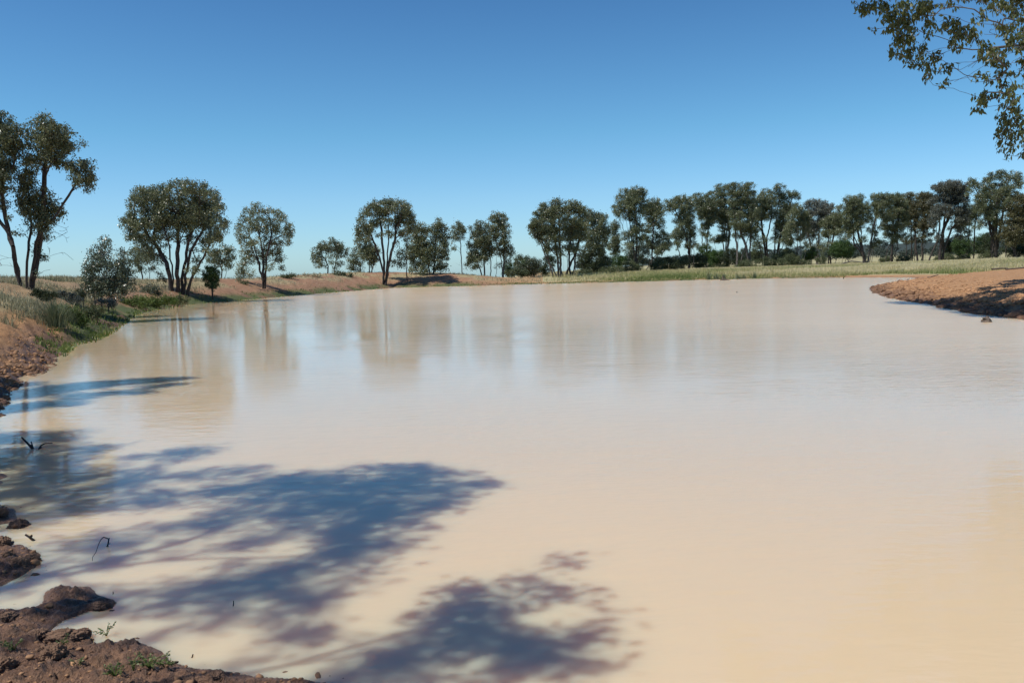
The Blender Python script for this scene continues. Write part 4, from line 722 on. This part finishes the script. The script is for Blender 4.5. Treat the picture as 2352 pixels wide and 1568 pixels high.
# pale grass flat behind the far shore
x, y, u = polar(420000, 1230, 2520, 78, 240); s = sdist(x, y); cl = fbm(x * .45, y * .45, 81, 3); big = fbm(x * .09, y * .09, 83, 3)
ok = (s > 1.0 + 3.5 * smooth(1900, 2050, u) + 1.2 * cl) & (rng.uniform(0, 1, len(x)) < np.clip(.5 + .9 * cl + .3 * smooth(1300, 1450, u), .05, 1) * smooth(1230, 1420, u + 120 * cl)) & (y > np.where(u > 1960, 84, 70))
x, y, s, cl, big, u = x[ok], y[ok], s[ok], cl[ok], big[ok], u[ok]; n = len(x)
hh = (.20 + .25 * np.clip(.5 + cl, 0, 1)) * rng.uniform(.6, 1.3, n) * smooth(.5, 6, s) * (1 - .5 * smooth(120, 160, y))
vv = np.clip(.60 + .6 * big + .22 * cl + rng.normal(0, .16, n) - .50 * smooth(11, 2, s) + .12 * smooth(10, 40, s), 0, 1)
blades('tall_grass', x, y, hh + .08, rng.uniform(.035, .075, n), 'straw', vv)
tag(bpy.data.objects['tall_grass'], 'pale dry tall grass covering the flat behind the far shore', 'grass', kind='stuff')
# dry and silvery grass on the left embankment
x, y, u = polar(800000, -320, 1250, 20, 150); s = sdist(x, y); cl = fbm(x * .33, y * .33, 71, 4); fine = fbm(x * 1.4, y * 1.4, 87, 3)
dens = smooth(np.where(u < 500, -.42, -.15), np.where(u < 500, .10, .22), cl) * smooth(np.where(u < 220, .8, 2.0), np.where(u < 220, 2.4, 4.2), s + .8 * fine) * smooth(30, 14, s) * np.where(u > 480, .45, 1) * np.clip(np.where(u > 480, .45, .50) + fine * 1.2, .06, 1) * smooth(19, 24, y + 2 * fine)
ok = (rng.uniform(0, 1, len(x)) < dens * smooth(np.where(u < 140, 25.5, 17), np.where(u < 140, 29, 20), y + 3 * fine)); x, y, s, cl, fine, u = x[ok], y[ok], s[ok], cl[ok], fine[ok], u[ok]; n = len(x)
blades('bank_grass', x, y, rng.uniform(.08, .32, n) * (.7 + .6 * np.clip(fine + .3, 0, 1)), rng.uniform(.008, .02, n) * (1 + y / 40), 'bankgrass', np.clip(.45 + .6 * fbm(x * .2, y * .2, 89, 3) + rng.normal(0, .17, n), 0, 1), lean=.55)
tag(bpy.data.objects['bank_grass'], 'dry silvery grass scattered over the left embankment', 'grass', kind='stuff')
# green creeping growth along the water line
x, y, u = polar(240000, 60, 1950, 22, 135); s = sdist(x, y); cl = fbm(x * .5, y * .5, 61, 3); fine = fbm(x * 2.2, y * 2.2, 93, 3)
wid = np.interp(u, [60, 110, 200, 290, 420, 600, 1200, 1950], [.3, .9, 1.9, 2.0, 2.3, 1.7, 2.2, 3.2])
ok = (s > -.35) & (s < wid * (1 + .5 * cl)) & (rng.uniform(0, 1, len(x)) < np.clip(.55 + fine * 1.2 + cl * .5, .03, 1)) & ~((u > 270) & (u < 312) & (s > .3))
x, y, s, u, cl = x[ok], y[ok], s[ok], u[ok], cl[ok]; n = len(x)
blades('waterside_greenery', x, y, rng.uniform(.05, .2, n) * np.interp(u, [60, 400, 1000], [1, 1.1, 1.3]), rng.uniform(.015, .035, n) * (1 + y / 70), 'green', np.clip(.42 + .5 * cl + rng.normal(0, .2, n), 0, 1), lean=.9, z=np.maximum(terrain(x, y), 0))
tag(bpy.data.objects['waterside_greenery'], 'low green creeping growth along the water line', 'ground cover', kind='stuff')
# far plain: sparse pale tussocks beyond the grove and the distant woodland on the rise
def woodland():
    r = np.random.default_rng(17); n = 900
    u = r.uniform(1330, 2560, n); y = np.exp(r.uniform(math.log(520), math.log(1600), n)); y = np.where(u < 1560, np.maximum(y, 700), y)
    x = (u - PX) / FPX * y; z = terrain(x, y); LP = []; LV = []; S = []
    for k in range(n):
        h = r.uniform(4, 9); m = 70; q = unit(r.normal(size=(m, 3))) * (r.uniform(0, 1, (m, 1)) ** .4) * np.array([h * .42, h * .42, h * .34])
        LP.append(q + [x[k], y[k], z[k] + h * .6]); LV.append(np.clip(r.normal(.4, .15) + r.normal(0, .14, m), 0, 1)); S.append(np.full(m, h * .17))
    LP = np.concatenate(LP); S = np.concatenate(S); ld = unit(np.array([0, 0, -.4]) + r.normal(0, .6, LP.shape))
    o = mesh_obj('distant_woodland', leaf_quads(LP, ld, S, S * .7, r), 4, np.arange(len(LP) * 4), MAT['farwood'], None, {'var': np.repeat(np.concatenate(LV), 4)})
    tag(o, 'far grey green woodland on the low rise behind the grove', 'woodland', kind='stuff')
MAT['farwood'] = leaf_mat('far_leaf', [(0, (.035, .048, .042)), (.5, (.06, .076, .062)), (1, (.09, .105, .08))], .1, .8, .1)
woodland()
# ------------------------------------------------------------------ sedges and rushes
def sedge(label, px, py, h, n, spread, group, d=None, mat='sedge', name='sedge_tuft', w=.012, lean=.5):
    g0 = onz(px, py) if d is None else at(px, py, d); x0, y0 = g0[0], g0[1]; z0 = max(tz(x0, y0), 0); r = np.random.default_rng(int(px * 7 + py))
    o = thing(name, (x0, y0, z0), label, 'sedge', group)
    a = r.uniform(0, 2 * np.pi, n); q = np.abs(r.normal(0, spread * .45, n)); xs = np.cos(a) * q; ys = np.sin(a) * q
    # blades fan outward from the clump
    hh = r.uniform(.5, 1.0, n) * h; ww = r.uniform(.7, 1.3, n) * w; out = np.stack([np.cos(a), np.sin(a)], 1) * (q / spread)[:, None] * 1.1 + r.normal(0, lean * .5, (n, 2))
    segs = 4; P = [np.stack([xs, ys, np.full(n, -.03)], 1)]
    for k in range(segs):
        t = (k + .5) / segs; d_ = unit(np.concatenate([out * (t ** 1.1) * 1.25, np.ones((n, 1)) * (1.05 - .75 * t * np.abs(out).sum(1, keepdims=True) * .7)], 1)); P.append(P[-1] + d_ * hh[:, None] / segs)
    side = np.stack([-np.sin(a + r.normal(0, .8, n)), np.cos(a), np.zeros(n)], 1); V = []
    for k in range(segs + 1):
        wk = ww * (1 - .85 * k / segs); V += [P[k] - side * wk[:, None] / 2, P[k] + side * wk[:, None] / 2]
    V = np.stack(V, 1).reshape(-1, 3); m = 2 * (segs + 1)
    f = np.array([[2 * k, 2 * k + 1, 2 * k + 3, 2 * k + 2] for k in range(segs)])
    idx = (f[None] + (np.arange(n) * m)[:, None, None]).reshape(-1)
    mesh_obj('leaves', V, 4, idx, MAT[mat], o, {'var': np.repeat(np.clip(r.normal(.45, .22, n), 0, 1), m)})
    return o
sedge('big spiky grey green sedge tuft on the near left shore', 128, 786, 1.1, 800, .40, None, w=.016)
sedge('smaller sedge clump behind the big spiky tuft', 165, 772, .95, 350, .3, None, w=.014)
for k, (px, py, lab) in enumerate([(1628, 637, 'first dark rush tuft from the left on the far grassy shore'), (1646, 638, 'stout dark rush tuft next to the first on the far shore'), (1663, 633, 'rush tuft directly behind the driftwood on the far shore'), (1694, 633, 'rush tuft right of the driftwood on the far shore'), (1709, 634, 'pale rush tuft in the middle of the far shore row'), (1733, 634, 'rush tuft at the right end of the far shore row')]):
    sedge(lab, px, py, .95 if k != 4 else .7, 70, .42, 'rush tufts on the far shore', d=104 if k < 3 else 103, w=.05, name='rush_tuft')
# ------------------------------------------------------------------ clods of mud by the near water
def n3(p, f, seed): return (fbm(p[:, 0] * f + 3.1, p[:, 1] * f, seed, 4, .58) + fbm(p[:, 1] * f + 1.7, p[:, 2] * f, seed + 9, 4, .58) + fbm(p[:, 2] * f - 2.2, p[:, 0] * f, seed + 17, 4, .58)) * .58
import bmesh
def clod(label, cx, cy, hw, hh, seed):
    px, py = cv(6, cx, cy + hh * .8); g0 = onz(px, py, .02); d = g0[1]
    rx = hw * CROP[6][0] * d / FPX * 1.02; rz = hh * CROP[6][0] * d / FPX * 1.0
    bm = bmesh.new(); bmesh.ops.create_icosphere(bm, subdivisions=6, radius=1.0)
    v = np.array([q.co[:] for q in bm.verts]); v0 = v.copy()
    k = 1 + .42 * n3(v0 * 1.0 + seed, 1.1, seed) + .28 * n3(v0 + seed * 2, 3.2, seed + 5) + .24 * n3(v0 - seed, 8, seed + 3); v = v * k[:, None]
    v[:, 2] = np.where(v[:, 2] < 0, v[:, 2] * .5, v[:, 2]); v = v * [rx, (rx + rz) * .55, rz * 1.15]
    for q, p in zip(bm.verts, v): q.co = p
    me = bpy.data.meshes.new('mud_clod'); bm.to_mesh(me); bm.free(); me.materials.append(MAT['mud'])
    me.polygons.foreach_set('use_smooth', np.ones(len(me.polygons), bool))
    o = bpy.data.objects.new('mud_clod', me); COL.objects.link(o); z = max(tz(g0[0], g0[1]), -.01) - .01
    o.location = (g0[0], g0[1] , z + .01); o.rotation_euler = (0, 0, seed * 1.3 % 6)if rx < rz * 1.4 else (0, 0, 0)
    tag(o, label, 'mud clod', 'mud clods at the near edge of the water')
for k, (lab, cx, cy, hw, hh) in enumerate([
    ('dark wet clod cut by the left photo edge, topmost of the muddy corner', 5, 250, 50, 45), ('jagged wet clod standing in the shallows beside the topmost one', 150, 292, 80, 55),
    ('dark round clod at the left edge below the jagged one', 35, 465, 58, 50), ('small dark clod just above the long ridge of mud', 62, 575, 46, 34), ('lumpy left half of the ridge pointing into the water', 140, 625, 75, 52),
    ('knobbly tip of the ridge pointing into the water', 245, 575, 62, 48), ('crumbly clod at the tip of the flat mud tongue', 780, 940, 58, 40), ('little flat clod just beyond the tip of the mud tongue', 862, 972, 30, 14),
    ('wet clod on the left edge beside the pooled inlet', 60, 1040, 75, 45), ('sunlit crumbly clod in the middle of the muddy corner', 300, 1170, 88, 62), ('long black clod lying beside the lower inlet', 500, 1190, 130, 52), ('pointed right end of the long black clod', 640, 1155, 62, 48),
    ('big sunlit clod near the bottom left corner', 430, 1370, 85, 72), ('rounded sunlit clod left of the big one', 340, 1345, 60, 52), ('shadowed clod in the bottom left corner of the photo', 45, 1450, 85, 70),
    ('low dark clod on the lower mud shelf', 680, 1375, 60, 34), ('dark clod on the water edge of the lower mud shelf', 1000, 1245, 75, 32), ('clod at the bottom edge left of the green weeds', 620, 1450, 55, 30),
    ('clod at the bottom edge right of the green weeds', 1450, 1535, 85, 36), ('last clod on the bottom edge before open water', 1660, 1505, 70, 32)]): clod(lab, cx, cy, hw, hh, k + 3)
# ------------------------------------------------------------------ twigs, sticks and dead wood
def wood(name, label, cat, lines, mat='wetwood', group=None, n=6):
    """lines: list of (points, r0, r1) in world space"""
    P0 = []; P1 = []; A = []; B = []
    for pts, ra, rb in lines:
        pts = [np.asarray(p, float) for p in pts]; m = len(pts) - 1
        for k in range(m):
            P0.append(pts[k]); P1.append(pts[k + 1]); A.append(ra + (rb - ra) * k / m); B.append(ra + (rb - ra) * (k + 1) / m)
    V, I = tubes(P0, P1, A, B, n); o0 = np.array(lines[0][0][0]); o = mesh_obj(name, V - o0, 4, I, MAT[mat], None, None, True); o.location = o0
    return tag(o, label, cat, group)
def on9(x, y, d): return at(*cv(9, x, y), d)
b0 = onz(*cv(9, 1575, 776)); e0 = onz(*cv(9, 1372, 1012)); d0, d1 = b0[1], e0[1]
arc = [(1575, 790), (1592, 720), (1600, 665), (1560, 652), (1522, 640), (1490, 668), (1462, 715), (1440, 770), (1415, 850), (1385, 900), (1360, 932), (1358, 985)]
pts = [on9(a, b, d0 + (d1 - d0) * max(0, (k - 2) / (len(arc) - 3))) for k, (a, b) in enumerate(arc)]
wood('bent_twig', 'thin bent twig arching out of the shallow water', 'twig', [(pts[:3], .0055, .0045), (pts[2:], .004, .0018), ([on9(1600, 740, d0), on9(1622, 734, d0)], .003, .002), ([on9(1600, 668, d0), on9(1610, 650, d0)], .004, .002), ([on9(1595, 775, d0), on9(1562, 775, d0 - .02)], .003, .002)], group=None)
q0 = onz(*cv(9, 497, 690)); d0 = q0[1]
wood('short_stick', 'short dark stick slanting from the water by the muddy ridge', 'stick', [([on9(510, 700, d0), on9(440, 645, d0), on9(372, 600, d0)], .011, .007), ([on9(440, 640, d0), on9(470, 615, d0)], .014, .008)])
def on7(x, y, d): return at(*cv(7, x, y), d)
q0 = onz(*cv(7, 277, 968)); d0 = q0[1]
wood('forked_stick', 'forked dark stick standing in the reflection of the left trees', 'stick', [([on7(280, 975, d0), on7(232, 922, d0), on7(180, 870, d0)], .016, .008), ([on7(276, 965, d0), on7(262, 905, d0)], .012, .006), ([on7(240, 930, d0), on7(262, 940, d0)], .008, .006)])
q0 = onz(*cv(7, 325, 970)); d0 = q0[1]
wood('crooked_stick', 'low crooked stick just right of the forked stick', 'stick', [([on7(325, 975, d0), on7(345, 940, d0), on7(380, 922, d0), on7(440, 920, d0)], .012, .006), ([on7(325, 970, d0), on7(352, 955, d0)], .01, .006)])
def stub(label, crop, x, y0, y1, wpx, lean=0, mat='wetwood', name='stick_stub'):
    q = onz(*cv(crop, x, y0)); d = q[1]; r = wpx * CROP[crop][0] * d / FPX / 2
    a = at(*cv(crop, x, y0 + 8), d); b = at(*cv(crop, x + lean, y1), d); m = a * .45 + b * .55 + [r * .5, 0, 0]
    wood(name, label, 'stick', [([a, m, b], r, r * .7)], mat)
stub('thin upright stub poking from the shaded water', 6, 1803, 972, 930, 9, 3)
stub('tiny upright stub off the tip of the mud tongue', 6, 873, 880, 860, 7, 2)
stub('knotted stub in the water above the green weeds', 6, 1480, 1370, 1345, 14, 12)
stub('small dark post standing in open water before the far shore', 10, 309, 281, 269, 6, 0)
stub('small dark stub near the far shore right of the rushes', 10, 1067, 181, 171, 8, 0)
q = onz(*cv(6, 1350, 1415)); wood('floating_stick', 'short stick lying on the water edge beside the green weeds', 'stick', [([onz(*cv(6, 1326, 1422), .012), onz(*cv(6, 1350, 1412), .016), onz(*cv(6, 1378, 1402), .012)], .008, .005)])
q = onz(*cv(10, 2085, 487)); d0 = q[1]
def on10(x, y, d): return at(*cv(10, x, y), d)
wood('broken_stump', 'broken brown stump standing in the water off the right spit', 'stump', [([on10(2084, 490, d0), on10(2083, 470, d0), on10(2088, 458, d0)], .17, .10), ([on10(2088, 462, d0), on10(2093, 447, d0)], .07, .03), ([on10(2092, 488, d0), on10(2094, 470, d0)], .08, .04)], 'deadwood', n=8)
q = onz(*cv(10, 225, 191)); d0 = q[1]
wood('driftwood', 'driftwood snag lying at the far water edge by the rushes', 'driftwood', [([on10(195, 191, d0), on10(222, 188, d0), on10(252, 190, d0)], .16, .08), ([on10(210, 188, d0), on10(212, 170, d0), on10(206, 160, d0)], .10, .05), ([on10(226, 188, d0), on10(222, 178, d0)], .09, .04)], 'deadwood')
def lie(name, label, pxs, d, r0, r1, mat='deadwood', extra=()):
    P = []
    for x, y, up in pxs:
        p = at(x, y, d); P.append([p[0], d, tz(p[0], d) + up])
    L = [(P, r0, r1)]
    for ex in extra:
        Q = []
        for x, y, up in ex: p = at(x, y, d); Q.append([p[0], d, tz(p[0], d) + up])
        L.append((Q, r1, r1 * .5))
    wood(name, label, 'log', L, mat)
lie('fallen_branch', 'pale fallen branch on the mud of the far inlet', [(1958, 633, .08), (1966, 630, .25), (1974, 628, .45)], 87, .12, .05, 'barkpale', [[(1966, 630, .2), (1978, 631, .12)]])
lie('dark_log', 'dark log lying along the top of the right spit', [(2278, 617, .12), (2296, 616, .16), (2315, 616, .1)], 62, .08, .05, 'deadwood', [[(2300, 616, .16), (2322, 617, .02)]])
lie('long_log', 'long thin log on the spit top at the right photo edge', [(2310, 619, .1), (2340, 617, .1), (2380, 615, .12)], 58, .06, .05, 'deadwood')
lie('crooked_branch', 'crooked fallen branch in the grass under the grove', [(1930, 603, .2), (1955, 602, .7), (1985, 603, .3)], 150, .14, .08, 'barkgrey', [[(1950, 602, .6), (1945, 600, 1.3)]])
lie('bleached_branch', 'short bleached branch on the mud behind the spit', [(2074, 627, .05), (2082, 624, .22), (2090, 623, .3)], 76, .08, .04, 'barkpale')
lie('mud_stick', 'small stick lying on the spit mud near the inlet', [(2130, 634, .06), (2142, 635, .1), (2155, 632, .2)], 60, .05, .03, 'deadwood')
# ------------------------------------------------------------------ green weeds in the near mud
MAT['weed'] = leaf_mat('weed_leaf', [(0, (.09, .12, .04)), (.5, (.17, .20, .075)), (1, (.32, .34, .16))], .25, .5, .4)
def weed(label, cx, cy, n, sp):
    px, py = cv(6, cx, cy); g0 = onz(px, py, .04); z = max(tz(g0[0], g0[1]), .0); r = np.random.default_rng(int(cx + cy))
    o = thing('water_weed', (g0[0], g0[1], z), label, 'weed', 'small green weeds in the near mud')
    st = []; LP = []; LD = []
    for k in range(n):
        a = r.uniform(0, 6.28); L = r.uniform(.3, 1) * sp * .75; e = np.array([math.cos(a) * L, math.sin(a) * L * .8, r.uniform(.01, .06)]); st.append(([(0, 0, 0), e * .5 + [0, 0, .02], e], .0022, .0015))
        for q in range(7):
            t = r.uniform(.35, 1); LP.append(e * t + [0, 0, .015]); LD.append(unit(np.array([math.cos(a + r.normal(0, 1)), math.sin(a + r.normal(0, 1)), r.uniform(-.1, .7)])))
    P0 = []; P1 = []; A = []; B = []
    for pts, ra, rb in st:
        for i in range(2): P0.append(pts[i]); P1.append(pts[i + 1]); A.append(ra); B.append(rb)
    V, I = tubes(P0, P1, A, B, 5); mesh_obj('stems', V, 4, I, MAT['green'], o, {'var': np.full(len(V), .5)})
    m = len(LP); V = leaf_quads(np.array(LP), np.array(LD), r.uniform(.010, .024, m), r.uniform(.006, .012, m), r)
    mesh_obj('leaves', V, 4, np.arange(len(V)), MAT['weed'], o, {'var': np.repeat(np.clip(r.normal(.5, .2, m), 0, 1), 4)})
weed('largest patch of green weeds on the wet mud at the bottom edge', 1150, 1455, 16, .13)
weed('green weeds reaching right beside the largest patch', 1280, 1460, 10, .10)
weed('green weeds at the very bottom edge below the largest patch', 890, 1530, 11, .085)
weed('small weed sprig left of the big patch', 1030, 1450, 6, .07)
weed('tiny weed sprig at the foot of the big sunlit clod', 600, 1445, 5, .05)
weed('weed sprig beside the puddle at the left edge', 110, 1335, 8, .08)
weed('weed strands floating in the lower inlet', 820, 1150, 6, .09)
weed('weed sprig by the long black clod', 480, 1285, 5, .05)

# ------------------------------------------------------------------ trampled crumbs of clay on the left bank and the spit
def crumbs():
    r = np.random.default_rng(31); X = []; Y = []; S = []
    for (u0, u1, y0, y1, n, smax) in ((-250, 150, 11, 27, 26000, 1.6), (1985, 2480, 25, 80, 60000, 7.0), (-300, 900, 2.2, 8, 9000, 1.6)):
        u = r.uniform(u0, u1, n); y = np.exp(r.uniform(math.log(y0), math.log(y1), n)); x = (u - PX) / FPX * y; s = sdist(x, y); q = fbm(x * 1.1, y * 1.1, 95, 3)
        ok = (s > -.15) & (r.uniform(0, 1, n) < np.clip(smooth(smax, .2, s) ** 1.5 * (.55 + 1.3 * q), 0, 1)) & (s < smax)
        X.append(x[ok]); Y.append(y[ok]); S.append(np.clip(r.lognormal(-3.25, .55, ok.sum()), .014, .16) * (.5 + .6 * smooth(smax, 0, s[ok])) * ((.17) if y1 < 10 else .38 if y1 < 30 else 1))
    X, Y, S = np.concatenate(X), np.concatenate(Y), np.concatenate(S); n = len(X); Z = np.maximum(terrain(X, Y), -.01)
    bm = bmesh.new(); bmesh.ops.create_icosphere(bm, subdivisions=2, radius=1.0); bv = np.array([v.co[:] for v in bm.verts]); bf = np.array([[v.index for v in f.verts] for f in bm.faces]); bm.free()
    sc = np.stack([r.uniform(.7, 1.6, n), r.uniform(.7, 1.4, n), r.uniform(.45, 1.0, n)], 1) * S[:, None]
    V = bv[None] * (1 + r.normal(0, .17, (n, len(bv), 1))) * sc[:, None]; a = r.uniform(0, 6.28, n); ca, sa = np.cos(a)[:, None], np.sin(a)[:, None]
    V = np.stack([V[..., 0] * ca - V[..., 1] * sa, V[..., 0] * sa + V[..., 1] * ca, V[..., 2]], -1) + np.stack([X, Y, Z], 1)[:, None]
    idx = (bf[None] + (np.arange(n) * len(bv))[:, None, None]).reshape(-1)
    o = mesh_obj('clay_crumbs', V.reshape(-1, 3), 3, idx, MAT['clay'], None, {'var': np.repeat(np.clip(sdist(X, Y) / np.where(Y > 24, 2.0, .6) + np.where(Y > 24, .1, .3) + r.normal(0, .15, n), 0, 1), len(bv))}, False)
    tag(o, 'trampled crumbs of clay along the bare banks', 'clay', kind='stuff')
def clay_mat():
    m, nt, b = new_mat('clay'); f = noise(nt, 9, 5, .6)
    wetc = ramp(nt, f, [(.3, (.07, .036, .022)), (.7, (.17, .09, .052))]); dryc = ramp(nt, f, [(.3, (.27, .14, .065)), (.7, (.48, .275, .14))])
    nt.links.new(mix(nt, attr(nt, 'var'), wetc, dryc), b.inputs['Base Color']); b.inputs['Roughness'].default_value = .85; return m
MAT['clay'] = clay_mat()
crumbs()
